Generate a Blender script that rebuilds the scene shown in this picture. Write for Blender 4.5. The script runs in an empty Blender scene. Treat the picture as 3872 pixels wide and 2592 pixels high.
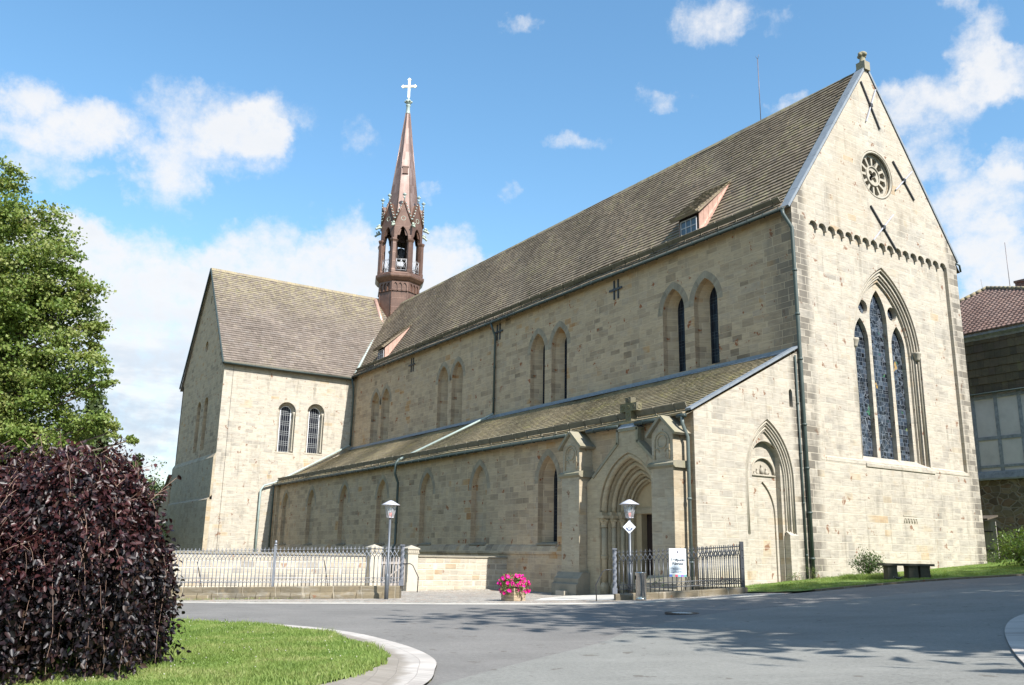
import bpy, bmesh, math, random
import numpy as np
from mathutils import Vector, Matrix
from mathutils.geometry import delaunay_2d_cdt
R = math.radians
rnd = random.Random(7)
scene = bpy.context.scene
COL = scene.collection

# ------------------------------------------------------------------ camera
F_PX, YAW, PITCH, ROLL = 3324.59, 0.99790, 0.23800, 0.01890
CAM = np.array([24.173, -23.909, 1.6])
fw = np.array([-math.cos(PITCH)*math.sin(YAW), math.cos(PITCH)*math.cos(YAW), math.sin(PITCH)])
rt = np.array([math.cos(YAW), math.sin(YAW), 0.0]); up = np.cross(rt, fw)
_c, _s = math.cos(ROLL), math.sin(ROLL)
rt, up = _c*rt + _s*up, -_s*rt + _c*up
cd = bpy.data.cameras.new('camera'); cam = bpy.data.objects.new('camera', cd); COL.objects.link(cam)
cd.sensor_width = 36.0; cd.lens = F_PX/3872*36.0; cd.clip_start = 0.1; cd.clip_end = 3000
cam.matrix_world = Matrix(((rt[0], up[0], -fw[0], CAM[0]), (rt[1], up[1], -fw[1], CAM[1]), (rt[2], up[2], -fw[2], CAM[2]), (0, 0, 0, 1)))
scene.camera = cam

# ------------------------------------------------------------------ exposure, sun, sky
scene.view_settings.view_transform = 'Standard'; scene.view_settings.look = 'None'
scene.view_settings.exposure = 0.95; scene.view_settings.gamma = 1.0
SUN = Vector((0.728, 0.050, 0.683)).normalized()
sl = bpy.data.lights.new('sun', 'SUN'); sl.energy = 5.0; sl.angle = R(0.5); sl.color = (1.0, 0.965, 0.91)
so = bpy.data.objects.new('sun', sl); COL.objects.link(so)
so.rotation_euler = SUN.to_track_quat('Z', 'Y').to_euler(); so.location = (60, 0, 60)

# node helper -------------------------------------------------------
class NT:
    def __init__(s, tree): s.t = tree; s.n = tree.nodes; s.l = tree.links
    def node(s, typ, ins=None, **props):
        nd = s.n.new(typ)
        for k, v in props.items(): setattr(nd, k, v)
        for k, v in (ins or {}).items():
            sock = nd.inputs[k]
            if isinstance(v, bpy.types.NodeSocket): s.l.new(v, sock)
            else: sock.default_value = v
        return nd
    def m(s, op, a, b=None, c=None, clamp=False):
        nd = s.n.new('ShaderNodeMath'); nd.operation = op; nd.use_clamp = clamp
        for i, v in enumerate((a, b, c)):
            if v is None: continue
            if isinstance(v, bpy.types.NodeSocket): s.l.new(v, nd.inputs[i])
            else: nd.inputs[i].default_value = v
        return nd.outputs[0]
    def v(s, op, a, b=None, out=0):
        nd = s.n.new('ShaderNodeVectorMath'); nd.operation = op
        for i, x in enumerate((a, b)):
            if x is None: continue
            if isinstance(x, bpy.types.NodeSocket): s.l.new(x, nd.inputs[i])
            else: nd.inputs[i].default_value = x
        return nd.outputs[out]
    def mix(s, f, a, b, blend='MIX'):
        nd = s.n.new('ShaderNodeMix'); nd.data_type = 'RGBA'; nd.blend_type = blend
        for sock, v in ((nd.inputs[0], f), (nd.inputs[6], a), (nd.inputs[7], b)):
            if isinstance(v, bpy.types.NodeSocket): s.l.new(v, sock)
            elif sock == nd.inputs[0]: sock.default_value = v
            else: sock.default_value = (*v, 1.0) if len(v) == 3 else v
        return nd.outputs[2]
    def noise(s, vec, scale, detail=4, rough=0.55, out=0, dim='3D', w=None, dist=0.0):
        ins = {'Scale': scale, 'Detail': detail, 'Roughness': rough, 'Distortion': dist}
        if dim == '1D': ins['W'] = w
        else: ins['Vector'] = vec
        return s.node('ShaderNodeTexNoise', ins, noise_dimensions=dim).outputs[out]
    def ramp(s, f, stops, interp='LINEAR'):
        nd = s.n.new('ShaderNodeValToRGB'); cr = nd.color_ramp; cr.interpolation = interp
        while len(cr.elements) < len(stops): cr.elements.new(0.5)
        for e, (p, c) in zip(cr.elements, stops):
            e.position = p; e.color = (*c, 1.0) if not isinstance(c, (int, float)) else (c, c, c, 1.0)
        s.l.new(f, nd.inputs[0]); return nd.outputs[0]
    def sm(s, x, a, b):
        nd = s.n.new('ShaderNodeMapRange'); nd.interpolation_type = 'SMOOTHSTEP'
        s.l.new(x, nd.inputs[0]); nd.inputs[1].default_value = a; nd.inputs[2].default_value = b
        return nd.outputs[0]
    def xyz(s, x, y, z=0.0):
        return s.node('ShaderNodeCombineXYZ', {0: x, 1: y, 2: z}).outputs[0]
    def sep(s, v):
        nd = s.node('ShaderNodeSeparateXYZ', {0: v}); return nd.outputs[0], nd.outputs[1], nd.outputs[2]

world = bpy.data.worlds.new('World'); scene.world = world; world.use_nodes = True
W = NT(world.node_tree); W.n.clear()
sky = W.node('ShaderNodeTexSky', sky_type='NISHITA', sun_disc=False, sun_elevation=math.asin(SUN.z), sun_rotation=math.atan2(SUN.x, SUN.y),
             altitude=0.0, air_density=1.25, dust_density=0.7, ozone_density=3.0)
skyc = W.node('ShaderNodeHueSaturation', {'Hue': 0.492, 'Saturation': 1.14, 'Value': 1.22, 'Color': sky.outputs[0]}).outputs[0]
dirv = W.node('ShaderNodeTexCoord').outputs['Generated']
dx, dy, dz = W.sep(dirv)
fh = (-math.sin(YAW), math.cos(YAW)); rh = (math.cos(YAW), math.sin(YAW))
df = W.m('ADD', W.m('MULTIPLY', dx, fh[0]), W.m('MULTIPLY', dy, fh[1]))
dr = W.m('ADD', W.m('MULTIPLY', dx, rh[0]), W.m('MULTIPLY', dy, rh[1]))
az = W.m('MULTIPLY', W.m('ARCTAN2', dr, df), 57.2958)
el = W.m('MULTIPLY', W.m('ARCSINE', dz), 57.2958)
uv0 = W.xyz(az, el)
warp = W.noise(uv0, 0.22, 6, 0.6, out=1)
warp2 = W.noise(uv0, 0.9, 4, 0.6, out=1)
uv = W.v('ADD', uv0, W.v('MULTIPLY', W.v('SUBTRACT', warp, (0.5, 0.5, 0.5)), (6.5, 3.6, 0)))
uv = W.v('ADD', uv, W.v('MULTIPLY', W.v('SUBTRACT', warp2, (0.5, 0.5, 0.5)), (1.5, 1.1, 0)))
# cloud banks: azimuth from the church's bearing, elevation, half-widths (degrees), weight
CLOUDS = [(-29.9, 23.9, 3.6, 2.0, .85), (-27.0, 24.0, 3.0, 1.7, .85), (-30.3, 21.6, 2.8, 1.8, .8), (-31.9, 25.0, 1.8, 1.2, .6), (-20.6, 26.0, 4.6, 2.1, .9), (-22.8, 22.4, 2.8, 2.5, 1.1), (-18.3, 24.6, 3.2, 2.2, .85), (-16.6, 26.8, 2.6, 1.3, .6), (-26.6, 21.5, 0.9, 0.5, .5),
 (-24.5, 15.6, 8.6, 3.3, 1.5), (-28.3, 17.3, 2.8, 2.0, 1.1), (-16.8, 18.2, 3.8, 2.3, 1.2), (-11.5, 19.2, 2.8, 2.4, 1.1), (-5.3, 19.3, 3.0, 2.0, 1.1), (-9.6, 16.3, 6.4, 3.2, 1.5), (-22.7, 11.8, 9.5, 5.0, 1.6), (-3.1, 18.4, 2.0, 1.3, .8), (-27.0, 7.0, 9, 5.0, 1.6),
 (-6.2, 23.5, 1.1, 0.8, .6), (-0.5, 23.3, 1.0, 0.8, .5), (0.5, 33.6, 1.7, 0.8, .62), (4.3, 26.2, 2.0, 0.6, .62), (14.4, 33.4, 3.4, 1.5, .85), (18.5, 32.3, 0.9, 1.0, .4), (10.4, 29.0, 2.2, 0.8, .55), (-10.7, 26.0, 1.4, 1.2, .38), (18.7, 27.5, 1.2, 0.6, .55),
 (30.8, 29.3, 2.4, 1.7, 1.0), (29.5, 31.4, 1.2, 0.8, .6), (27.6, 26.4, 4.0, 1.9, 1.1), (31.5, 26.9, 2.6, 1.8, 1.0), (27.2, 23.3, 2.4, 1.4, .8), (29.8, 20.6, 3.6, 2.1, 1.1), (31.4, 22.7, 1.5, 1.2, .8), (29.5, 17.4, 3.4, 1.9, 1.2), (30.4, 14.5, 3.5, 2.0, 1.2), (24.5, 27.5, 1.2, .6, .4),
 (70, 30, 12, 6, 1.2), (100, 22, 14, 6, 1.2), (-70, 30, 14, 7, 1.2), (-110, 24, 14, 6, 1.2), (150, 35, 20, 9, 1.1), (-160, 50, 20, 9, 1.0)]
acc = None
for (a, e, ra, re_, wt) in CLOUDS:
    d = W.v('MULTIPLY', W.v('SUBTRACT', uv, (a, e, 0)), (1/ra, 1/re_, 0))
    q = W.v('DOT_PRODUCT', d, d, out=1)
    f = W.m('MULTIPLY', W.m('MAXIMUM', W.m('SUBTRACT', 1.35, q), 0.0), wt*0.62)
    acc = f if acc is None else W.m('ADD', acc, f)
acc = W.m('MINIMUM', acc, 1.0)
fb = W.noise(uv0, 0.72, 10, 0.66)
fb2 = W.noise(W.xyz(W.m('MULTIPLY', az, .35), el), 0.45, 5, 0.6)
dens = W.m('ADD', acc, W.m('ADD', W.m('MULTIPLY', W.m('SUBTRACT', fb, 0.5), 1.3), W.m('MULTIPLY', W.m('SUBTRACT', fb2, 0.5), .7)))
alpha = W.sm(dens, 0.04, 1.15)
alpha = W.m('MULTIPLY', alpha, W.sm(acc, 0.0, 0.25))
core = W.sm(W.m('ADD', dens, W.m('MULTIPLY', W.m('SUBTRACT', fb2, .5), 1.5)), 0.8, 1.9)
lowgrey = W.m('MULTIPLY', W.sm(el, 15.5, 8.0), W.sm(fb2, .34, .56))
cloud_c = W.mix(W.m('MULTIPLY', core, 0.5), (1.0, 1.0, 1.0), (0.80, 0.86, 0.93))
cloud_c = W.mix(W.m('MULTIPLY', lowgrey, 0.95), cloud_c, (0.66, 0.76, 0.88))
CLOUD_L = 5.0
cloud_l = W.v('MULTIPLY', cloud_c, (CLOUD_L, CLOUD_L, CLOUD_L*1.01))
skyout = W.mix(W.m('MULTIPLY', alpha, 0.94), skyc, cloud_l)
bg = W.node('ShaderNodeBackground', {'Color': skyout, 'Strength': 0.10})
W.l.new(bg.outputs[0], W.node('ShaderNodeOutputWorld').inputs[0])

# ------------------------------------------------------------------ terrain
_K = [(-200, -1.5), (-60, -.7), (-20, -.3), (-12, -.18), (-4, .06), (3.4, .25), (7.7, .55), (12.5, .93), (19.8, 1.33), (23, 1.65), (40, 2.5), (80, 3.4), (300, 5)]
_q = np.linspace(-200, 300, 2001); _z = np.interp(_q, [k[0] for k in _K], [k[1] for k in _K])
_k = np.hanning(33); _k /= _k.sum(); _z = np.convolve(np.pad(_z, 16, 'edge'), _k, 'valid')
def g(x, y):
    q = (x-24.17)*.542 + (y+23.9)*.84
    return np.interp(q, _q, _z) - .2*np.exp(-((x+8)/7.)**2 - ((y+1.5)/4.)**2)
def gz(x, y): return float(g(x, y))

# ------------------------------------------------------------------ materials
def new_mat(name):
    m = bpy.data.materials.new(name); m.use_nodes = True
    t = NT(m.node_tree); t.n.clear()
    return m, t
def finish(t, bsdf): t.l.new(bsdf, t.node('ShaderNodeOutputMaterial').inputs[0])
def principled(t, color, rough=0.8, metal=0.0, bump=None, bstr=0.3, bdist=0.02, spec=0.3, **kw):
    ins = {'Base Color': color if isinstance(color, bpy.types.NodeSocket) else (*color, 1), 'Roughness': rough, 'Metallic': metal, 'Specular IOR Level': spec}
    if bump is not None:
        b = t.node('ShaderNodeBump', {'Strength': bstr, 'Distance': bdist, 'Height': bump})
        ins['Normal'] = b.outputs[0]
    ins.update(kw)
    return t.node('ShaderNodeBsdfPrincipled', ins)
def wall_uv(t):
    geo = t.node('ShaderNodeNewGeometry')
    x, y, z = t.sep(geo.outputs['Position'])
    nx, ny, nz = t.sep(geo.outputs['True Normal'])
    sel = t.m('GREATER_THAN', t.m('ABSOLUTE', nx), t.m('ABSOLUTE', ny))
    u = t.m('ADD', t.m('MULTIPLY', sel, t.m('SUBTRACT', y, x)), x)
    return u, z, geo.outputs['Position']
def ashlar(t, u, v, rh, bw, mort, vary=0.35):
    """irregular coursed blocks: per-block random, mortar mask"""
    vv = t.m('ADD', v, t.m('MULTIPLY', t.m('SUBTRACT', t.noise(None, 0.9, 1, dim='1D', w=v), .5), rh*1.1))
    row = t.m('FLOOR', t.m('DIVIDE', vv, rh))
    rr = t.node('ShaderNodeTexWhiteNoise', {'W': row}, noise_dimensions='1D').outputs[0]
    u1 = t.m('ADD', t.m('MULTIPLY', u, t.m('ADD', 1-vary/2, t.m('MULTIPLY', rr, vary))), t.m('MULTIPLY', rr, 37.0))
    un = t.noise(None, 0.8/bw, 1, dim='1D', w=t.m('ADD', u1, t.m('MULTIPLY', row, 11.3)))
    u2 = t.m('DIVIDE', t.m('ADD', u1, t.m('MULTIPLY', t.m('SUBTRACT', un, .5), bw*.9)), bw)
    colm = t.m('FLOOR', u2); fx = t.m('SUBTRACT', u2, colm)
    fy = t.m('SUBTRACT', t.m('DIVIDE', vv, rh), row)
    wn = t.node('ShaderNodeTexWhiteNoise', {'Vector': t.xyz(colm, row)}, noise_dimensions='2D')
    ex = t.m('MULTIPLY', t.m('MINIMUM', fx, t.m('SUBTRACT', 1.0, fx)), bw)
    ey = t.m('MULTIPLY', t.m('MINIMUM', fy, t.m('SUBTRACT', 1.0, fy)), rh)
    e = t.m('MINIMUM', ex, ey)
    mask = t.m('SUBTRACT', 1.0, t.sm(e, mort*.45, mort*1.25))
    return wn.outputs[0], wn.outputs[1], mask
def stone_mat(name, rh=.38, bw=.85, mort=.016, pal=None, mortar=(.47, .42, .33), grime=.5, rust=.5, bright=1.0, bump=.012, quoin=False, runs=.3):
    m, t = new_mat(name)
    u, v, pos = wall_uv(t)
    r1, rc, mask = ashlar(t, u, v, rh, bw, mort)
    pal = pal or [(0.0, (.20, .18, .145)), (.09, (.31, .28, .22)), (.25, (.40, .36, .285)), (.45, (.455, .405, .315)), (.70, (.50, .445, .345)), (.83, (.43, .39, .32)), (.92, (.45, .345, .215)), (1.0, (.335, .20, .095))]
    big = t.noise(pos, .33, 4, .6)
    sel = t.m('ADD', t.m('MULTIPLY', r1, .72), t.m('MULTIPLY', t.sm(big, .3, .7), .28))
    c = t.ramp(sel, pal)
    fine = t.noise(t.xyz(t.m('MULTIPLY', u, 1.6), t.m('ADD', t.m('MULTIPLY', v, 9), t.m('MULTIPLY', r1, 50)), 0.0), 1.2, 5, .65)
    c = t.mix(.55, c, t.ramp(fine, [(.25, .5), (.5, 1.0), (.75, 1.3)]), 'MULTIPLY')
    mid = t.noise(pos, 2.3, 5, .6)
    c = t.mix(t.m('MULTIPLY', t.sm(mid, .5, .8), .35), c, (.42, .31, .18))
    # grey weathering in big soft vertical patches
    gr = t.noise(t.xyz(u, t.m('MULTIPLY', v, .45)), .8, 6, .65)
    c = t.mix(t.m('MULTIPLY', t.sm(gr, .52, .78), grime), c, (.19, .18, .155))
    sme = t.noise(t.xyz(t.m('MULTIPLY', u, .8), t.m('MULTIPLY', v, 2.6)), 1.5, 6, .7)
    c = t.mix(t.m('MULTIPLY', t.sm(sme, .50, .68), grime*.75), c, (.27, .25, .215))
    run = t.noise(t.xyz(t.m('MULTIPLY', u, 2.4), t.m('MULTIPLY', v, .16)), 1.3, 5, .65)
    c = t.mix(t.m('MULTIPLY', t.m('MULTIPLY', t.sm(run, .52, .70), t.sm(gr, .38, .6)), runs), c, (.20, .185, .155))
    if quoin:
        tan = t.m('MULTIPLY', t.sm(v, 13.5, 19.5), t.sm(big, .35, .6)); c = t.mix(t.m('MULTIPLY', tan, .35), c, (.40, .33, .235))
    # rusty ironstone spots and flakes
    rs = t.noise(t.xyz(u, t.m('MULTIPLY', v, .8)), 1.9, 4, .62)
    c = t.mix(t.m('MULTIPLY', t.sm(rs, .635, .665), rust), c, (.20, .085, .04))
    if quoin:
        px, py, pz = t.sep(pos); q = t.m('MAXIMUM', t.m('MULTIPLY', t.sm(t.m('ABSOLUTE', t.m('SUBTRACT', py, YN+.1)), 1.0, .55), t.sm(px, -.5, -.3)), t.m('MULTIPLY', t.sm(py, YS-1.0, YS-.6), t.sm(px, -.5, -.3)))
        q = t.m('MAXIMUM', q, t.m('MULTIPLY', t.m('MULTIPLY', t.sm(px, -1.9, -.7), t.sm(py, YN+.5, YN+.1)), t.sm(pz, 9.5, 12)))
        q = t.m('MULTIPLY', q, t.sm(t.m('ADD', t.m('MULTIPLY', r1, .55), t.m('MULTIPLY', gr, 1.3)), .62, 1.0)); c = t.mix(t.m('MULTIPLY', q, .78), c, (.115, .105, .09))
    c = t.mix(t.m('MULTIPLY', mask, .75), c, mortar)
    if bright != 1.0: c = t.mix(1.0, c, bright if isinstance(bright, tuple) else (bright,)*3, 'MULTIPLY')
    h = t.m('ADD', t.m('MULTIPLY', mask, -.6), t.m('ADD', t.m('MULTIPLY', fine, .35), t.m('MULTIPLY', r1, .25)))
    finish(t, principled(t, c, .88, bump=h, bstr=.7, bdist=bump).outputs[0])
    return m
M = {}
YN, WN = 6.395, 12.87; YS = YN+WN
M['stone'] = stone_mat('church_sandstone', rh=.30, bw=.66, mort=.015, quoin=True, grime=.75, rust=.8, bright=(.785, .763, .738), runs=.6, mortar=(.56, .515, .43), pal=[(0.0, (.34, .32, .28)), (.10, (.42, .395, .345)), (.25, (.47, .44, .38)), (.45, (.505, .47, .40)), (.68, (.545, .505, .425)), (.82, (.48, .45, .39)), (.91, (.50, .435, .33)), (.965, (.48, .37, .24)), (1.0, (.40, .27, .16))])
M['stone_shade'] = stone_mat('shade_tinted_sandstone', rh=.31, bw=.64, grime=.5, rust=1.0, mort=.014, quoin=True, bright=(1.27, 1.125, 1.02), runs=.55, pal=[(0.0, (.15, .125, .09)), (.09, (.22, .185, .135)), (.28, (.29, .245, .18)), (.5, (.335, .285, .205)), (.72, (.365, .31, .225)), (.84, (.295, .26, .205)), (.92, (.32, .225, .12)), (1.0, (.24, .125, .05))], mortar=(.40, .345, .255))  # same stone as the facade, shade of the long walls worked into its colour
M['stone_mid'] = stone_mat('buttress_sandstone', rh=.42, bw=.6, mort=.012, grime=.5, rust=.8, bright=(.80, .75, .67), mortar=(.5, .44, .35), pal=[(0.0, (.36, .31, .24)), (.3, (.44, .395, .32)), (.6, (.50, .45, .36)), (.85, (.43, .40, .34)), (.95, (.46, .36, .23)), (1.0, (.40, .27, .16))])  # tone between the sunlit and shaded copies; some shade kept in the colour
M['low_wall_stone'] = stone_mat('garden_wall_sandstone', rh=.24, bw=.46, mort=.022, grime=.6, rust=.6, runs=.4, mortar=(.50, .455, .37), pal=[(0.0, (.22, .195, .16)), (.2, (.31, .285, .24)), (.45, (.40, .355, .28)), (.7, (.43, .385, .305)), (.88, (.36, .30, .215)), (1.0, (.31, .21, .12))], bump=.03)
m, t = new_mat('rubble_stone'); u, v, pos = wall_uv(t)
_w = t.v('ADD', t.xyz(t.m('MULTIPLY', u, 1.7), t.m('MULTIPLY', v, 2.7)), t.v('MULTIPLY', t.v('SUBTRACT', t.noise(pos, 1.4, 3, out=1), (.5, .5, .5)), (.5, .5, 0)))
_e = t.node('ShaderNodeTexVoronoi', {'Vector': _w, 'Scale': 1.0, 'Randomness': .75}, feature='DISTANCE_TO_EDGE').outputs[0]; _r = t.sep(t.node('ShaderNodeTexVoronoi', {'Vector': _w, 'Scale': 1.0, 'Randomness': .75}).outputs[1])[0]
_m = t.sm(_e, .09, .03); c = t.ramp(_r, [(0, (.10, .075, .05)), (.35, (.17, .14, .09)), (.65, (.22, .18, .115)), (.9, (.18, .12, .075)), (1, (.26, .20, .13))]); c = t.mix(.6, c, t.ramp(t.noise(pos, 4, 5, .65), [(.3, .6), (.7, 1.3)]), 'MULTIPLY'); c = t.mix(t.m('MULTIPLY', _m, .8), c, (.28, .245, .19))
finish(t, principled(t, c, .9, bump=t.m('MULTIPLY', _m, -1), bstr=.9, bdist=.05).outputs[0]); M['rubble'] = m
M['kerb_stone'] = stone_mat('mossy_kerb_stone', rh=3.0, bw=.9, mort=.02, grime=.9, rust=.8, mortar=(.3, .26, .2), pal=[(0, (.10, .085, .06)), (.5, (.15, .125, .085)), (1, (.20, .16, .10))], bump=.03)

def plain_stone(name, base, var=.35, grime=.5, scale=1.6, rough=.88, moss=0.0):
    m, t = new_mat(name)
    pos = t.node('ShaderNodeNewGeometry').outputs['Position']
    n1 = t.noise(pos, scale, 6, .62); n2 = t.noise(pos, scale*9, 4, .6); n3 = t.noise(pos, scale*.7, 5, .6)
    c = t.mix(var, (*base,), t.ramp(n1, [(.3, tuple(b*.55 for b in base)), (.55, base), (.75, tuple(min(1, b*1.25) for b in base))]))
    c = t.mix(t.m('MULTIPLY', t.sm(n3, .5, .75), grime), c, tuple(b*.42 for b in base))
    if moss: c = t.mix(t.m('MULTIPLY', t.sm(n1, .42, .62), moss), c, (.17, .16, .06))
    h = t.m('ADD', t.m('MULTIPLY', n1, .5), t.m('MULTIPLY', n2, .5))
    finish(t, principled(t, c, rough, bump=h, bstr=.5, bdist=.02).outputs[0]); return m
M['bench_stone'] = plain_stone('dark_bench_stone', (.085, .078, .058), grime=.5)
M['trim'] = plain_stone('dressed_sandstone', (.37, .335, .27), grime=.45)
M['trim_dark'] = plain_stone('blackened_sandstone', (.24, .215, .165), grime=.6)
M['trim_moss'] = plain_stone('mossy_sandstone', (.26, .235, .175), grime=.55, moss=.3)
M['portal_stone'] = stone_mat('portal_sandstone', rh=.40, bw=.62, mort=.006, grime=.35, rust=.3, bright=(.80, .75, .66), mortar=(.36, .31, .23), pal=[(0, (.40, .35, .265)), (.5, (.455, .40, .305)), (.85, (.48, .42, .32)), (1, (.44, .35, .23))], bump=.006)
M['pillar'] = plain_stone('gate_pillar_stone', (.45, .41, .33), grime=.4)
M['cross_stone'] = plain_stone('green_grey_stone', (.135, .122, .085), grime=.6, moss=.4)

def tile_mat(name, cols, lichen=(.36, .32, .12), lich=.5, ridge_z=None, rough=.85):
    m, t = new_mat(name)
    geo = t.node('ShaderNodeNewGeometry'); pos = geo.outputs['Position']; ri = geo.outputs['Random Per Island']
    n = len(cols)
    c = t.ramp(ri, [(i/(n-1), q) for i, q in enumerate(cols)])
    n1 = t.noise(pos, .45, 5, .65); n2 = t.noise(pos, 3.2, 5, .65); n3 = t.noise(pos, 14, 3, .6)
    c = t.mix(.6, c, t.ramp(n2, [(.3, .78), (.5, 1.0), (.72, 1.18)]), 'MULTIPLY')
    c = t.mix(.5, c, t.ramp(n1, [(.32, .62), (.6, 1.1)]), 'MULTIPLY')
    n4 = t.noise(t.v('MULTIPLY', pos, (1.1, .25, .25)), 1.3, 5, .6); c = t.mix(t.m('MULTIPLY', t.sm(n4, .55, .72), .45), c, tuple(q*.55 for q in cols[0]))
    c = t.mix(t.m('MULTIPLY', t.sm(t.noise(pos, 1.1, 5, .7), .60, .70), .5), c, (.085, .085, .04))
    lf = t.m('MULTIPLY', t.sm(t.m('ADD', n2, t.m('MULTIPLY', t.m('SUBTRACT', n1, .5), .7)), .53, .74), lich)
    if ridge_z:
        z = t.sep(pos)[2]
        lf = t.m('ADD', t.m('MULTIPLY', lf, .35), t.m('MULTIPLY', t.m('MULTIPLY', t.sm(z, ridge_z-6, ridge_z), t.sm(n2, .38, .62)), lich), clamp=True)
    c = t.mix(lf, c, lichen)
    finish(t, principled(t, c, rough, bump=t.m('ADD', n3, n2), bstr=.5, bdist=.012).outputs[0]); return m
M['nave_tiles'] = tile_mat('grey_brown_stone_tiles', [(.145, .112, .078), (.175, .137, .097), (.205, .162, .115), (.158, .124, .087), (.228, .184, .134)], lich=.35, lichen=(.30, .28, .12))
M['aisle_tiles'] = tile_mat('lichened_stone_tiles', [(.22, .18, .115), (.265, .22, .145), (.30, .25, .165), (.24, .195, .125), (.33, .28, .19)], lich=.65, lichen=(.36, .315, .13))
M['transept_tiles'] = tile_mat('pinkish_stone_tiles', [(.135, .110, .090), (.165, .134, .112), (.195, .16, .134), (.148, .12, .099), (.188, .16, .138)], lich=.5, lichen=(.27, .235, .12), ridge_z=26.8)
M['board'] = plain_stone('snow_board_timber', (.16, .145, .11), grime=.5, scale=3)

def metal_mat(name, base, rough=.5, metal=.0, var=.3, scale=4):
    m, t = new_mat(name)
    pos = t.node('ShaderNodeNewGeometry').outputs['Position']
    n1 = t.noise(pos, scale, 5, .6)
    c = t.mix(var, base, t.ramp(n1, [(.3, tuple(b*.5 for b in base)), (.7, tuple(min(1, b*1.4) for b in base))]))
    finish(t, principled(t, c, rough, metal, spec=.5).outputs[0]); return m
M['gutter'] = metal_mat('dark_patinated_copper', (.022, .034, .03), .6)
M['verdigris'] = metal_mat('green_copper', (.30, .36, .335), .55, var=.35)
M['pipe'] = metal_mat('grey_green_pipe', (.055, .075, .068), .5)
M['copper'] = metal_mat('new_pinkish_copper', (.42, .27, .215), .42, .25)
M['lead'] = metal_mat('grey_lead', (.20, .225, .25), .6, .1)
M['iron'] = metal_mat('dark_iron', (.03, .03, .032), .5)
M['iron_rust'] = metal_mat('rusty_cast_iron', (.075, .06, .052), .6, .2)
M['fence_iron'] = metal_mat('grey_painted_iron', (.20, .21, .235), .38, .2)
M['fence_dark'] = metal_mat('dark_grey_painted_iron', (.06, .065, .075), .4, .2)
M['post_iron'] = metal_mat('matt_grey_iron', (.13, .14, .165), .7, .0)
M['lamp_metal'] = metal_mat('pale_grey_painted_metal', (.42, .42, .46), .42, var=.12)
M['pole_metal'] = metal_mat('galvanised_pole', (.11, .12, .135), .45, .3, var=.2)
M['steel'] = metal_mat('polished_steel', (.50, .49, .47), .12, 1.0, var=.25)
M['gold'] = metal_mat('gilded_metal', (1.0, .93, .74), .42, .25, var=.03)
M['white_paint'] = metal_mat('white_paint', (.8, .81, .84), .45, var=.05)
M['pale_iron'] = metal_mat('pale_grey_railing', (.42, .42, .44), .5, var=.1)
M['black'] = metal_mat('black_void', (.006, .006, .006), .9, var=0)
M['rod'] = metal_mat('thin_steel_rod', (.16, .13, .13), .5, .3)
# brown copper of the ridge turret, with sheet seams
m, t = new_mat('brown_copper_sheet'); geo = t.node('ShaderNodeNewGeometry'); pos = geo.outputs['Position']
n1 = t.noise(pos, 1.1, 5, .6); n2 = t.noise(t.v('MULTIPLY', pos, (6, 6, .8)), 1.5, 4, .6); z = t.sep(pos)[2]
fz = t.m('FRACT', t.m('DIVIDE', z, .95)); seam = t.sm(t.m('MINIMUM', fz, t.m('SUBTRACT', 1, fz)), .03, .0)
c = t.ramp(n1, [(.3, (.085, .046, .032)), (.55, (.125, .069, .048)), (.75, (.16, .095, .07))])
c = t.mix(.4, c, t.ramp(n2, [(.3, .6), (.7, 1.3)]), 'MULTIPLY'); c = t.mix(t.m('MULTIPLY', seam, .5), c, (.10, .05, .035))
finish(t, principled(t, c, .42, .25, spec=.5, bump=seam, bstr=.4, bdist=.02).outputs[0]); M['brown_copper'] = m
m, t = new_mat('spire_copper_sheet'); geo = t.node('ShaderNodeNewGeometry'); pos = geo.outputs['Position']; ri = geo.outputs['Random Per Island']
n1 = t.noise(pos, .9, 5, .6); n2 = t.noise(t.v('MULTIPLY', pos, (5, 5, .7)), 1.5, 4, .6)
c = t.ramp(t.m('ADD', t.m('MULTIPLY', n1, .6), t.m('MULTIPLY', ri, .4)), [(.25, (.14, .088, .072)), (.5, (.20, .135, .112)), (.75, (.26, .19, .165))])
c = t.mix(.4, c, t.ramp(n2, [(.3, .65), (.7, 1.3)]), 'MULTIPLY')
finish(t, principled(t, c, .38, .35, spec=.5).outputs[0]); M['spire_copper'] = m

def wood_mat(name, base, axis_scale=(1, 1, 14)):
    m, t = new_mat(name); geo = t.node('ShaderNodeNewGeometry'); pos = geo.outputs['Position']
    n = t.noise(t.v('MULTIPLY', pos, axis_scale), 1.6, 5, .65); n2 = t.noise(pos, 2.0, 4)
    c = t.mix(.7, base, t.ramp(n, [(.3, tuple(b*.5 for b in base)), (.7, tuple(min(1, b*1.3) for b in base))]))
    c = t.mix(t.m('MULTIPLY', t.sm(n2, .5, .75), .4), c, tuple(b*.5 for b in base))
    finish(t, principled(t, c, .8, bump=n, bstr=.3, bdist=.01).outputs[0]); return m
M['old_wood'] = wood_mat('silvered_wood', (.30, .27, .245), (14, 14, 1))
M['planter_wood'] = wood_mat('sun_bleached_wood', (.34, .265, .18), (2, 2, 12))
M['door_wood'] = wood_mat('dark_oak', (.025, .014, .010), (14, 14, 1))
M['timber_grey'] = wood_mat('grey_painted_timber', (.30, .325, .34), (3, 3, 3))

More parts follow.
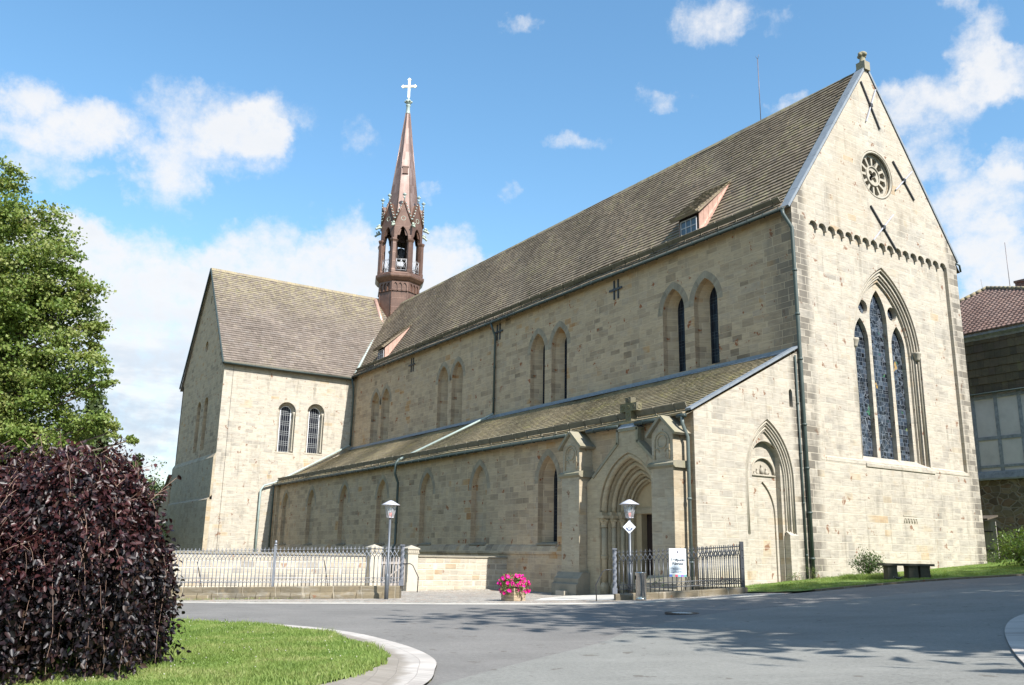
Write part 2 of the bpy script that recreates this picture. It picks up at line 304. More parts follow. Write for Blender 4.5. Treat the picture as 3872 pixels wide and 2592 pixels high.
def glass_mat(name, kind):
    m, t = new_mat(name); u, v, pos = wall_uv(t)
    if kind == 'west':
        r1, rc, mask = ashlar(t, u, v, .20, .19, .007, .9)
        r2, rc2, mask2 = ashlar(t, t.m('ADD', u, 3.3), v, .95, 3.0, .010)
        vor = t.node('ShaderNodeTexVoronoi', {'Vector': t.xyz(u, v), 'Scale': 3.2}, feature='DISTANCE_TO_EDGE').outputs[0]
        zone = t.sm(t.noise(t.xyz(u, t.m('MULTIPLY', v, .6)), .55, 2), .47, .53)
        vm = t.m('MULTIPLY', t.sm(vor, .035, .012), zone)
        c = t.ramp(r1, [(0, (.005, .006, .008)), (.4, (.010, .013, .018)), (.65, (.025, .034, .048)), (.82, (.045, .062, .088)), (.92, (.02, .019, .022)), (1, (.07, .085, .105))])
        hot = t.noise(t.xyz(u, v), 1.7, 2)
        c = t.mix(t.m('MULTIPLY', t.sm(hot, .66, .70), .7), c, t.mix(t.sm(t.noise(t.xyz(v, u), .9, 1), .46, .54), (.03, .16, .07), (.42, .26, .07)))
        lead = t.m('MAXIMUM', t.m('MAXIMUM', t.m('MULTIPLY', mask, t.m('SUBTRACT', 1, t.m('MULTIPLY', zone, .55))), mask2), vm)
        c = t.mix(t.m('MULTIPLY', lead, .8), c, (.17, .19, .215))
        rgh = .22; nrm = rc
    else:
        fv = t.m('FRACT', t.m('DIVIDE', t.m('ADD', u, .07), .19)); e1 = t.m('MULTIPLY', t.m('MINIMUM', fv, t.m('SUBTRACT', 1, fv)), .19)
        fz = t.m('FRACT', t.m('DIVIDE', v, .86)); z1 = t.m('MULTIPLY', fz, .86)
        e2 = t.m('MINIMUM', t.m('ABSOLUTE', t.m('SUBTRACT', z1, .10)), t.m('MINIMUM', t.m('ABSOLUTE', t.m('SUBTRACT', z1, .26)), t.m('ABSOLUTE', t.m('SUBTRACT', z1, .42))))
        e3 = t.m('ABSOLUTE', t.m('SUBTRACT', z1, .26))
        l1 = t.sm(t.m('MINIMUM', e1, e2), .017, .009)
        c = t.mix(t.m('MULTIPLY', l1, .9), (.010, .012, .018), (.27, .28, .28) if kind == 'plain' else (.045, .05, .055))
        r1 = t.node('ShaderNodeTexWhiteNoise', {'Vector': t.xyz(t.m('FLOOR', t.m('DIVIDE', u, .19)), t.m('FLOOR', t.m('DIVIDE', v, .29)))}, noise_dimensions='2D')
        nrm = r1.outputs[1]; rgh = .2
    geo = t.node('ShaderNodeNewGeometry')
    tilt = t.v('ADD', geo.outputs['Normal'], t.v('MULTIPLY', t.v('SUBTRACT', nrm, (.5, .5, .5)), (.10, .10, .10)))
    p = principled(t, c, rgh, spec=.14); t.l.new(t.v('NORMALIZE', tilt), p.inputs['Normal'])
    finish(t, p.outputs[0]); return m
M['west_glass'] = glass_mat('leaded_coloured_glass', 'west')
M['lead_glass'] = glass_mat('leaded_clear_glass', 'plain')
M['dark_glass'] = glass_mat('dim_leaded_glass', 'dim')
def clear_glass(name, col=(.85, .86, .86), a=.22):
    m, t = new_mat(name)
    mx = t.node('ShaderNodeMixShader', {0: a})
    t.l.new(t.node('ShaderNodeBsdfTransparent').outputs[0], mx.inputs[1])
    t.l.new(principled(t, col, .12, spec=.5).outputs[0], mx.inputs[2]); finish(t, mx.outputs[0]); return m
M['lamp_glass'] = clear_glass('lamp_pane')

def ground_mat(name, kind):
    m, t = new_mat(name); geo = t.node('ShaderNodeNewGeometry'); pos = geo.outputs['Position']; x, y, z = t.sep(pos)
    if kind in ('asphalt', 'asphalt_pale'):
        a = (.172, .163, .150) if kind == 'asphalt' else (.198, .195, .176)
        n1 = t.noise(pos, .35, 5, .6); n2 = t.noise(pos, 60, 3, .7); n3 = t.noise(t.v('MULTIPLY', pos, (.35, 1.1, 1)), .8, 4, .6); vor = t.node('ShaderNodeTexVoronoi', {'Vector': pos, 'Scale': 55}).outputs[1]
        c = t.mix(.6, a, t.ramp(n1, [(.3, tuple(q*.80 for q in a)), (.7, tuple(q*1.15 for q in a))]))
        c = t.mix(.5, c, t.ramp(n2, [(.25, .6), (.5, 1.0), (.75, 1.5)]), 'MULTIPLY')
        c = t.mix(.35, c, t.ramp(n3, [(.35, .78), (.65, 1.15)]), 'MULTIPLY')
        c = t.mix(.45, c, t.ramp(t.noise(pos, 17, 5, .75), [(.3, .55), (.5, 1.0), (.7, 1.45)]), 'MULTIPLY')
        ty = t.noise(t.v('MULTIPLY', t.xyz(t.m('ADD', t.m('MULTIPLY', x, .54), t.m('MULTIPLY', y, .84)), t.m('SUBTRACT', t.m('MULTIPLY', y, .54), t.m('MULTIPLY', x, .84))), (.12, 1.4, 1)), 1.0, 4, .6); c = t.mix(t.m('MULTIPLY', t.sm(ty, .48, .66), .22), c, tuple(q*1.35 for q in a)); c = t.mix(t.m('MULTIPLY', t.sm(t.noise(pos, 1.3, 6, .7), .55, .75), .25), c, tuple(q*.62 for q in a))
        n5 = t.noise(pos, 3.4, 3, .5)
        c = t.mix(t.m('MULTIPLY', t.sm(n5, .675, .70), .55), c, (.07, .055, .04))
        cr = t.node('ShaderNodeTexVoronoi', {'Vector': t.v('ADD', pos, t.v('MULTIPLY', t.noise(pos, .7, 4, .6, out=1), (2.2, 2.2, 0))), 'Scale': .16}, feature='DISTANCE_TO_EDGE').outputs[0]
        c = t.mix(t.m('MULTIPLY', t.sm(cr, .0032, .0012), .35), c, tuple(q*.45 for q in a))
        b = principled(t, c, .82, bump=n2, bstr=.6, bdist=.006)
    elif kind == 'cobble':
        u = t.m('ADD', t.m('MULTIPLY', x, .61), t.m('MULTIPLY', y, .79)); v = t.m('SUBTRACT', t.m('MULTIPLY', y, .61), t.m('MULTIPLY', x, .79))
        r1, rc, mask = ashlar(t, u, v, .11, .16, .012)
        n = t.noise(pos, .6, 4)
        c = t.ramp(r1, [(0, (.22, .20, .18)), (.4, (.33, .305, .27)), (.75, (.42, .39, .345)), (.93, (.36, .30, .24)), (1, (.38, .24, .18))])
        c = t.mix(.5, c, t.ramp(n, [(.3, .7), (.7, 1.15)]), 'MULTIPLY')
        c = t.mix(t.m('MULTIPLY', mask, .7), c, (.17, .15, .11))
        b = principled(t, c, .85, bump=t.m('MULTIPLY', mask, -1), bstr=.8, bdist=.012)
    elif kind == 'paver':
        c0 = t.node('ShaderNodeAttribute', attribute_name='uvw').outputs['Vector']
        u, v, _ = t.sep(c0)
        r1, rc, mask = ashlar(t, u, v, .34, .17, .008, .02)
        n = t.noise(pos, 1.1, 5, .6); n2 = t.noise(pos, 12, 3)
        c = t.ramp(r1, [(0, (.40, .365, .33)), (.5, (.46, .425, .385)), (1, (.50, .455, .41))])
        c = t.mix(.7, c, t.ramp(n, [(.3, .62), (.65, 1.08)]), 'MULTIPLY'); dirt = t.m('MULTIPLY', t.sm(t.m('ADD', v, t.m('MULTIPLY', t.noise(pos, 3, 4), .5)), .62, .85), .6); c = t.mix(dirt, c, (.14, .115, .08))
        c = t.mix(t.m('MULTIPLY', mask, .5), c, (.20, .175, .15))
        b = principled(t, c, .85, bump=t.m('ADD', t.m('MULTIPLY', mask, -1), t.m('MULTIPLY', n2, .3)), bstr=.5, bdist=.008)
    elif kind == 'kerb':
        n = t.noise(pos, 1.5, 5); c = t.ramp(n, [(.3, (.40, .38, .34)), (.7, (.56, .535, .48))])
        b = principled(t, c, .85, bump=n, bstr=.3)
    elif kind == 'lawn':
        n = t.noise(pos, .7, 5, .6); n2 = t.noise(pos, 22, 3, .7)
        c = t.ramp(n, [(.3, (.07, .13, .02)), (.55, (.11, .19, .033)), (.75, (.16, .22, .055))])
        c = t.mix(t.m('MULTIPLY', t.sm(t.noise(pos, 1.9, 4), .58, .72), .5), c, (.16, .14, .06)); c = t.mix(.5, c, t.ramp(n2, [(.3, .5), (.7, 1.4)]), 'MULTIPLY')
        b = principled(t, c, .9, bump=n2, bstr=.8, bdist=.03)
    else:
        n = t.noise(pos, .4, 5, .6); n2 = t.noise(pos, 9, 3, .7)
        c = t.ramp(n, [(.3, (.07, .075, .03)), (.7, (.12, .115, .06))])
        c = t.mix(.5, c, t.ramp(n2, [(.3, .5), (.7, 1.4)]), 'MULTIPLY')
        b = principled(t, c, .95, bump=n2, bstr=.6, bdist=.03)
    finish(t, b.outputs[0]); return m
for k in ('asphalt', 'asphalt_pale', 'cobble', 'paver', 'kerb', 'lawn', 'soil'): M[k] = ground_mat(k+'_surface', k)

def leaf_mat(name, cols, rough=.5, trans=.35, tcol=None, spec=.3, patch=.5):
    m, t = new_mat(name); geo = t.node('ShaderNodeNewGeometry'); pos = geo.outputs['Position']; ri = geo.outputs['Random Per Island']
    n1 = t.noise(pos, .8, 3, .6)
    f = t.m('ADD', t.m('MULTIPLY', ri, 1-patch), t.m('MULTIPLY', t.sm(n1, .3, .7), patch))
    c = t.ramp(f, [(i/(len(cols)-1), q) for i, q in enumerate(cols)])
    p = principled(t, c, rough, spec=spec)
    if trans > 0:
        tr = t.node('ShaderNodeBsdfTranslucent', {'Color': t.mix(1.0, c, tcol or (1.5, 1.45, .8), 'MULTIPLY')})
        mx = t.node('ShaderNodeMixShader', {0: trans, 1: p.outputs[0], 2: tr.outputs[0]}); finish(t, mx.outputs[0])
    else: finish(t, p.outputs[0])
    return m
M['maple_leaf'] = leaf_mat('maple_leaves', [(.065, .105, .022), (.115, .175, .036), (.17, .225, .055), (.235, .265, .088), (.31, .31, .13)])
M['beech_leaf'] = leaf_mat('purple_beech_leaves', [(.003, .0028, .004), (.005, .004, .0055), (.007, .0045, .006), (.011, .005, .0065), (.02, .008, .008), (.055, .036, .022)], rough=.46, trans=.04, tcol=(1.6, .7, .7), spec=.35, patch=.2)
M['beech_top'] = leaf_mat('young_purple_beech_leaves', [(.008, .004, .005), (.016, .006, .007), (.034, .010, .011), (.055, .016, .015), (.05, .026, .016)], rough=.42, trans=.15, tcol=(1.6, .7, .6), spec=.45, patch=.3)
M['spruce'] = leaf_mat('spruce_needles', [(.035, .055, .018), (.055, .08, .025), (.075, .10, .035)], trans=.15)
M['far_leaf'] = leaf_mat('far_tree_leaves', [(.055, .085, .025), (.085, .12, .035), (.12, .15, .05)], trans=.25)
M['purple_far'] = leaf_mat('far_copper_beech_leaves', [(.04, .025, .03), (.06, .035, .04), (.085, .05, .05)], trans=.15)
M['shrub_leaf'] = leaf_mat('dark_shrub_leaves', [(.03, .06, .015), (.05, .09, .022), (.08, .12, .03)], trans=.25)
M['rhodo_leaf'] = leaf_mat('glossy_yellow_green_leaves', [(.07, .12, .02), (.12, .19, .03), (.20, .26, .05)], rough=.35, spec=.5, trans=.25)
M['weed_leaf'] = leaf_mat('weed_leaves', [(.07, .12, .025), (.12, .17, .04), (.18, .22, .07)], trans=.3)
M['grass_blade'] = leaf_mat('grass_blades', [(.105, .165, .034), (.15, .22, .048), (.19, .26, .065), (.24, .285, .09), (.33, .32, .15)], rough=.55, trans=.35, patch=.6)
M['petunia'] = leaf_mat('magenta_petals', [(.55, .004, .16), (.72, .008, .25), (.62, .01, .30)], trans=.25, tcol=(1.2, .6, 1.0), patch=.1)
M['clover'] = leaf_mat('white_clover_heads', [(.36, .35, .28), (.5, .48, .41)], trans=.1)
M['bark'] = wood_mat('bark', (.10, .08, .06), (6, 6, 1))
M['twig'] = wood_mat('pale_twigs', (.26, .17, .13), (6, 6, 1))

M['trim_vous'] = tile_mat('arch_stone', [(.22, .185, .135), (.29, .245, .18), (.335, .285, .21), (.26, .21, .15)], lich=0)
M['tymp'] = plain_stone('ochre_stained_sandstone', (.40, .31, .19), grime=.2, scale=2.5)
M['ridge_yel'] = tile_mat('lichened_ridge_tiles', [(.25, .205, .14), (.29, .24, .15), (.23, .19, .14)], lich=.4)
M['pipe_pale'] = metal_mat('pale_green_pipe', (.105, .13, .12), .5, var=.3)
M['pale_verd'] = metal_mat('pale_verdigris', (.34, .39, .32), .65, var=.35)
M['plaster'] = plain_stone('greyed_limewash', (.66, .63, .59), var=.25, grime=.25, scale=1.2)
M['hung_tile'] = tile_mat('mossy_wall_tiles', [(.09, .075, .05), (.12, .10, .06), (.15, .12, .07), (.11, .085, .06)], lich=.5, lichen=(.16, .15, .05))
M['red_tile'] = tile_mat('weathered_red_pantiles', [(.215, .135, .11), (.255, .17, .14), (.19, .125, .105), (.235, .165, .14)], lich=.25, lichen=(.2, .17, .13))
M['brick_dark'] = stone_mat('sooty_brick', rh=.09, bw=.24, mort=.012, grime=.6, pal=[(0, (.08, .045, .035)), (.5, (.13, .065, .05)), (1, (.18, .09, .07))], mortar=(.2, .18, .16))
M['red_plastic'] = metal_mat('faded_red_plastic', (.5, .09, .06), .5, var=.1)
m, t = new_mat('window_pane'); finish(t, principled(t, (.05, .065, .08), .08, spec=.8).outputs[0]); M['pane_glass'] = m
# ------------------------------------------------------------------ mesh builder
class MB:
    def __init__(s): s.v = []; s.f = []; s.sm = []
    def add(s, vs, fs, smooth=False):
        o = len(s.v); s.v.extend(tuple(map(float, q)) for q in vs)
        for f in fs: s.f.append(tuple(i+o for i in f)); s.sm.append(smooth)
        return s
    def quad(s, a, b, c, d): return s.add([a, b, c, d], [(0, 1, 2, 3)])
    def box(s, x0, x1, y0, y1, z0, z1):
        return s.add([(x0, y0, z0), (x1, y0, z0), (x1, y1, z0), (x0, y1, z0), (x0, y0, z1), (x1, y0, z1), (x1, y1, z1), (x0, y1, z1)],
                     [(0, 3, 2, 1), (4, 5, 6, 7), (0, 1, 5, 4), (1, 2, 6, 5), (2, 3, 7, 6), (3, 0, 4, 7)])
    def obox(s, c, ax, ay, az, hx, hy, hz):
        c, ax, ay, az = map(np.array, (c, ax, ay, az)); vs = []
        for k in (-1, 1):
            for i, j in ((-1, -1), (1, -1), (1, 1), (-1, 1)): vs.append(c+ax*hx*i+ay*hy*j+az*hz*k)
        return s.add(vs, [(0, 3, 2, 1), (4, 5, 6, 7), (0, 1, 5, 4), (1, 2, 6, 5), (2, 3, 7, 6), (3, 0, 4, 7)])
    def prism(s, pts, fr, w0, w1):
        n = len(pts); vs = [fr(u, v, w0) for u, v in pts]+[fr(u, v, w1) for u, v in pts]
        return s.add(vs, [tuple(range(n-1, -1, -1)), tuple(range(n, 2*n))]+[(i, (i+1) % n, n+(i+1) % n, n+i) for i in range(n)])
    def tube(s, path, r, n=8, closed=False, cap=True, radii=None, smooth=True):
        P = [np.array(p, float) for p in path]; L = len(P); vs = []; fs = []
        ref = None
        for i in range(L):
            a = P[(i-1) % L] if (closed or i > 0) else P[i]; b = P[(i+1) % L] if (closed or i < L-1) else P[i]
            d = b-a; d = d/(np.linalg.norm(d)+1e-9)
            if ref is None:
                ref = np.array((0, 0, 1.)) if abs(d[2]) < .9 else np.array((1., 0, 0))
            x = np.cross(d, ref); x /= np.linalg.norm(x)+1e-9; y = np.cross(x, d); ref = y
            rr = radii[i] if radii else r
            for k in range(n):
                a_ = 2*math.pi*(k+.5)/n; vs.append(P[i]+x*rr*math.cos(a_)+y*rr*math.sin(a_))
        for i in range(L if closed else L-1):
            for k in range(n):
                j = (i+1) % L; fs.append((i*n+k, i*n+(k+1) % n, j*n+(k+1) % n, j*n+k))
        if cap and not closed: fs += [tuple(range(n-1, -1, -1)), tuple((L-1)*n+k for k in range(n))]
        return s.add(vs, fs, smooth)
    def lathe(s, c, prof, n=12, smooth=True, rot=0.0, squash=1.0):
        vs = []; fs = []; c = np.array(c, float)
        for r, z in prof:
            for k in range(n):
                a = 2*math.pi*k/n+rot; vs.append(c+np.array((r*math.cos(a), r*math.sin(a)*squash, z)))
        L = len(prof)
        for i in range(L-1):
            for k in range(n): fs.append((i*n+k, i*n+(k+1) % n, (i+1)*n+(k+1) % n, (i+1)*n+k))
        fs += [tuple(range(n-1, -1, -1)), tuple((L-1)*n+k for k in range(n))]
        return s.add(vs, fs, smooth)
    def ball(s, c, r, n=8, m=6, sz=1.0):
        return s.lathe(c, [(max(.001, r*math.sin(math.pi*i/m)), -r*sz*math.cos(math.pi*i/m)) for i in range(m+1)], n)
    def panel(s, outline, holes, fr, w=0.0, back=True):
        """sheet with openings: holes = list of (points, depth); reveals get built, and a back sheet when back"""
        V = []; E = []
        for poly in [outline]+[h[0] for h in holes]:
            o = len(V); V += [Vector((p[0], p[1])) for p in poly]; E += [(o+i, o+(i+1) % len(poly)) for i in range(len(poly))]
        r = delaunay_2d_cdt(V, E, [], 1, 1e-5)
        vo, fo = r[0], r[2]
        keep = []
        for f in fo:
            c = sum((vo[i] for i in f), Vector((0, 0)))/len(f)
            if inside(c, outline) and not any(inside(c, h[0]) for h in holes): keep.append(tuple(f))
        s.add([fr(p.x, p.y, w) for p in vo], keep)
        for pts, dep in holes:
            n = len(pts)
            if dep: s.add([fr(u, v, w) for u, v in pts]+[fr(u, v, w-dep) for u, v in pts], [(i, (i+1) % n, n+(i+1) % n, n+i) for i in range(n)])
        return s
    def face(s, pts, fr, w): return s.add([fr(u, v, w) for u, v in pts], [tuple(range(len(pts)))])
    def build(s, name, mat, parent=None, recalc=True, uvw=None):
        me = bpy.data.meshes.new(name); off = np.array(parent_loc(parent))
        me.from_pydata([tuple(np.array(v)-off) for v in s.v] if off.any() else s.v, [], s.f)
        if recalc:
            bm = bmesh.new(); bm.from_mesh(me); bmesh.ops.recalc_face_normals(bm, faces=bm.faces); bm.to_mesh(me); bm.free()
        me.polygons.foreach_set('use_smooth', s.sm)
        if isinstance(mat, str): mat = M[mat]
        me.materials.append(mat)
        o = bpy.data.objects.new(name, me); COL.objects.link(o); o.parent = parent
        return o
def parent_loc(p):
    a = np.zeros(3)
    while p is not None: a = a+np.array(p.location); p = p.parent
    return a
def inside(p, poly):
    x, y = p[0], p[1]; c = False; n = len(poly); j = n-1
    for i in range(n):
        xi, yi = poly[i]; xj, yj = poly[j]
        if (yi > y) != (yj > y) and x < (xj-xi)*(y-yi)/(yj-yi)+xi: c = not c
        j = i
    return c
def tag(o, label, cat, group=None, kind=None):
    if label: o['label'] = label
    if cat: o['category'] = cat
    if group: o['group'] = group
    if kind: o['kind'] = kind
    return o
def thing(name, loc, label, cat, group=None):
    o = bpy.data.objects.new(name, None); COL.objects.link(o); o.location = loc; o.empty_display_size = .2
    return tag(o, label, cat, group)
def structure(o): o['kind'] = 'structure'; return o
def raw(name, V, Fc, mat, parent=None, smooth=False):
    """numpy verts (n,3) and faces (m,k) to an object"""
    V = np.asarray(V, np.float32).reshape(-1, 3) - np.asarray(parent_loc(parent), np.float32); Fc = np.asarray(Fc, np.int32); k = Fc.shape[1]
    me = bpy.data.meshes.new(name); me.vertices.add(len(V)); me.vertices.foreach_set('co', V.ravel())
    me.loops.add(Fc.size); me.loops.foreach_set('vertex_index', Fc.ravel()); me.polygons.add(len(Fc))
    me.polygons.foreach_set('loop_start', np.arange(0, Fc.size, k, dtype=np.int32))
    if smooth: me.polygons.foreach_set('use_smooth', np.ones(len(Fc), bool))
    me.update(calc_edges=True); me.materials.append(M[mat] if isinstance(mat, str) else mat)
    o = bpy.data.objects.new(name, me); COL.objects.link(o); o.parent = parent
    return o
# frames: (u along the wall, v up, w outward)
def frX(x0): return lambda u, v, w: (x0+w, u, v)          # faces +X, u = Y
def frY(y0): return lambda u, v, w: (u, y0-w, v)          # faces -Y, u = X
def pointed(c, half, vb, vs, apex, n=9):
    """pointed arch, bottom vb, springing vs, apex height"""
    rise = apex-vs; r = (half*half+rise*rise)/(2*half); pts = [(c-half, vb)]
    if vb < vs-1e-4: pts = [(c-half, vb), (c+half, vb)]
    else: pts = []
    a1 = math.asin(min(1, rise/r))
    if rise > r: a1 = math.pi-a1
    for i in range(n+1):
        a = a1*i/n; pts.append((c+half-r+r*math.cos(a), vs+r*math.sin(a)))
    for i in range(n-1, -1, -1):
        a = a1*i/n; pts.append((c-half+r-r*math.cos(a), vs+r*math.sin(a)))
    return pts
def roundarch(c, half, vb, vs, n=14):
    return [(c-half, vb), (c+half, vb)]+[(c+half*math.cos(math.pi*i/n), vs+half*math.sin(math.pi*i/n)) for i in range(n+1)]
def archline(pts): return pts[2:]     # the curved part only
def circle(cu, cv, r, n=20): return [(cu+r*math.cos(2*math.pi*i/n), cv+r*math.sin(2*math.pi*i/n)) for i in range(n)]

# ------------------------------------------------------------------ CHURCH
YN, WN, XT = 6.395, 12.87, -48.68
YM, YS = YN+WN/2, YN+WN
HE, HR, HA, HT = 17.09, 26.08, 7.11, 10.42
YT, HET, HRT, WT = -5.2, 16.9, 26.81, 14.34
church = thing('church', (0, 0, 0), 'long sandstone abbey church with stone tiled roofs and a slender copper turret', 'church')

# --- west facade (faces +X)
FX = frX(0.0)
def church_west():
    b = MB()
    gl = [(YN, .3), (YS, .9), (YS, HE), (YM, HR), (YN, HE)]
    # recessed field under the round arched frieze, between the corner strips
    l, r_, sill = 7.55, 18.36, 5.95
    n = 17; pitch = (r_-l)/n; top = 16.72
    field = [(l, sill), (r_, sill), (r_, top-.22)]
    for i in range(n-1, -1, -1):
        c = l+pitch*(i+.5); h = pitch*.40
        for k in range(7):
            a = math.pi*k/6; field.append((c+h*math.cos(a), top-.22+.20*math.sin(a)))
        if i: field += [(c-h-.01, top-.36), (c-pitch+h+.01, top-.36)]
    field.append((l, top-.22))
    rose = circle(YM+.17, 20.28, 1.28, 28)
    b.panel(gl, [(field, .17), (rose, .16)], FX)
    big = pointed(13.0, 2.58, 6.0, 11.3, 15.5, 14)
    b.panel(field, [(big, .14)], FX, -.17)
    o2 = pointed(13.0, 2.36, 6.05, 11.3, 15.15, 14)
    b.panel(big, [(o2, .15)], FX, -.31)
    o3 = pointed(13.0, 2.18, 6.1, 11.3, 14.86, 14)
    b.panel(o2, [(o3, .11)], FX, -.46)
    lan = [pointed(13.0, .66, 6.2, 12.95, 14.45, 8), pointed(11.58, .53, 6.2, 11.75, 12.85, 8), pointed(14.42, .53, 6.2, 11.75, 12.85, 8)]
    ocs = [circle(11.86, 13.42, .36, 16), circle(14.14, 13.42, .36, 16)]
    b.panel(o3, [(p, .25) for p in lan+ocs], FX, -.57)
    # rose plate
    rp = circle(YM+.17, 20.28, 1.12, 28)
    b.panel(rose, [(rp, .2)], FX, -.16)
    w = b.build('west_facade', 'stone', church)
    # window parts
    for pts in lan:
        gpts = [(13.0 if pts is lan[0] else (11.58 if pts is lan[1] else 14.42), 0)]
        MB().face(pts, FX, -.79).build('window', 'west_glass', church)
    for pts in ocs: MB().face(pts, FX, -.79).build('oculus', 'west_glass', church)
    # mouldings that run down the jambs as thin shafts
    mb = MB()
    for half, ap, wv in ((2.49, 15.37, -.25), (2.28, 15.04, -.41)):
        pts = pointed(13.0, half, 6.1, 11.3, ap, 14); path = pts[1:]+[pts[0]]
        mb.tube([FX(u, v, wv) for u, v in path], .045, 6)
    mb.build('shaft', 'trim', church)
    for s in (-1, 1): mb = MB(); mb.lathe((-.26, 13.0+s*2.42, 11.2), [(.11, 0), (.13, .08), (.20, .3), (.22, .34), (.22, .42)], 8); mb.build('capital', 'trim', church)
    # sloping sill and string under the field
    s = MB(); s.prism([(-.60, 6.28), (.05, 5.86), (.05, 5.72), (-.60, 5.72)], lambda u, v, w: (u, w, v), 10.4, 15.6)
    s.prism([(-.14, 6.02), (.012, 5.86), (.012, 5.80), (-.14, 5.80)], lambda u, v, w: (u, w, v), 7.4, 10.4)
    s.prism([(-.14, 6.02), (.02, 5.86), (.02, 5.78), (-.14, 5.78)], lambda u, v, w: (u, w, v), 15.6, YS-.8)
    s.build('window_sill', 'stone', church)
    # rose tracery: ring of petals round a quatrefoil
    cy, cz = YM+.17, 20.28; t = MB()
    petals = []
    for i in range(12):
        a = 2*math.pi*(i+.5)/12; u = (math.cos(a), math.sin(a)); p = (-u[1], u[0])
        pts = []
        for rr, hw in ((.55, .09), (.80, .15), (.94, .19)): pts.append((cy+u[0]*rr+p[0]*hw, cz+u[1]*rr+p[1]*hw))
        pts.append((cy+u[0]*1.04, cz+u[1]*1.04))
        for rr, hw in ((.94, -.19), (.80, -.15), (.55, -.09)): pts.append((cy+u[0]*rr+p[0]*hw, cz+u[1]*rr+p[1]*hw))
        petals.append((pts, .22))
    q = []
    for i in range(40):
        a = 2*math.pi*i/40; rr = .16+.20*abs(math.cos(2*a)); q.append((cy+rr*math.cos(a+math.pi/4), cz+rr*math.sin(a+math.pi/4)))
    t.panel(rp, petals+[(q, .22)], FX, -.22)
    t.tube([FX(u, v, -.2) for u, v in circle(cy, cz, .50, 28)], .045, 6, closed=True)
    t.tube([FX(u, v, -.05) for u, v in circle(cy, cz, 1.2, 32)], .06, 6, closed=True)
    ro = t.build('rose_window', 'trim', church)
    MB().face(rp, FX, -.52).build('glass', 'black', ro)
    # crossed iron wall anchors
    for (a, b_, c, d) in (((12.28, 25.17), (13.54, 22.88), (13.43, 25.07), (12.42, 22.99)), ((14.41, 21.39), (15.97, 19.64), (15.96, 21.22), (14.41, 19.83)), ((12.24, 18.46), (14.0, 16.58), (14.0, 18.39), (12.21, 16.68))):
        an = None
        for (p, q_) in ((a, b_), (c, d)):
            k = MB()
            p, q_ = np.array(p), np.array(q_); dd = (q_-p)/np.linalg.norm(q_-p); nn = np.array((-dd[1], dd[0]))
            off = .05 if (p, q_) else 0
            o_ = .07 if tuple(p) == tuple(c) else .05
            cc = (p+q_)/2; k.obox(FX(cc[0], cc[1], o_), (0, dd[0], dd[1]), (0, nn[0], nn[1]), (1, 0, 0), np.linalg.norm(q_-p)/2, .032 if tuple(p) == tuple(a) else .024, .03)
            if an is None: an = k.build('wall_anchor', 'iron', church)
            else: k.build('cross_bar', 'lamp_metal', an)  # paler metal on this bar stands in for sunlight on it
        k = MB(); m_ = (np.array(a)+np.array(b_)+np.array(c)+np.array(d))/4
        k.obox(FX(m_[0], m_[1], .07), (0, 1, 0), (0, 0, 1), (1, 0, 0), .09, .09, .06)
        k.build('anchor_plate', 'iron', an)
    # carved plaque
    k = MB(); k.box(-.02, .02, 12.8, 13.85, 3.66, 3.72)
    for i in range(5):
        c = 12.93+i*.2; pts = roundarch(c, .075, 3.36, 3.5, 8)
        k.tube([FX(u, v, .012) for u, v in pts[1:]+[pts[0]]], .018, 4)
    k.build('plaque', 'trim', church)
    # coping on the gable slopes and the stone finial
    for s, nm in ((-1, 'coping'), (1, 'coping')):
        k = MB(); y0 = YN if s < 0 else YS
        a = np.array((0, y0+s*.12, HE-.15)); e = np.array((0, YM, HR+.02)); d = (e-a)/np.linalg.norm(e-a); nrm = np.array((0, s*d[2]*1.0, abs(d[1])));
        nrm = np.array((0, -d[2], d[1])) if s < 0 else np.array((0, d[2], -d[1]))
        nrm = nrm if nrm[2] > 0 else -nrm
        L = np.linalg.norm(e-a); nseg = 9
        for i in range(nseg):
            c = a+d*(L*(i+.5)/nseg)+nrm*(.10+.004*(i % 2)); c[0] = -.20
            k.obox(c, d, (1, 0, 0), nrm, L/nseg/2-.004, .25, .06)
        k.build(nm, 'lead', church)
    k = MB(); z0 = HR+.1
    k.box(-.38, .12, YM-.22, YM+.22, z0-.2, z0+.28); k.lathe((-.13, YM, z0+.28), [(.24, 0), (.15, .1), (.13, .42), (.2, .5), (.2, .58), (.1, .6)], 8)
    for a in range(4):
        u = (math.cos(a*math.pi/2), math.sin(a*math.pi/2)); k.ball((-.13+u[0]*.17, YM+u[1]*.17, z0+.72), .11, 7, 5)
    k.ball((-.13, YM, z0+.78), .11, 8, 6)
    k.build('finial', 'trim_moss', church)
church_west()

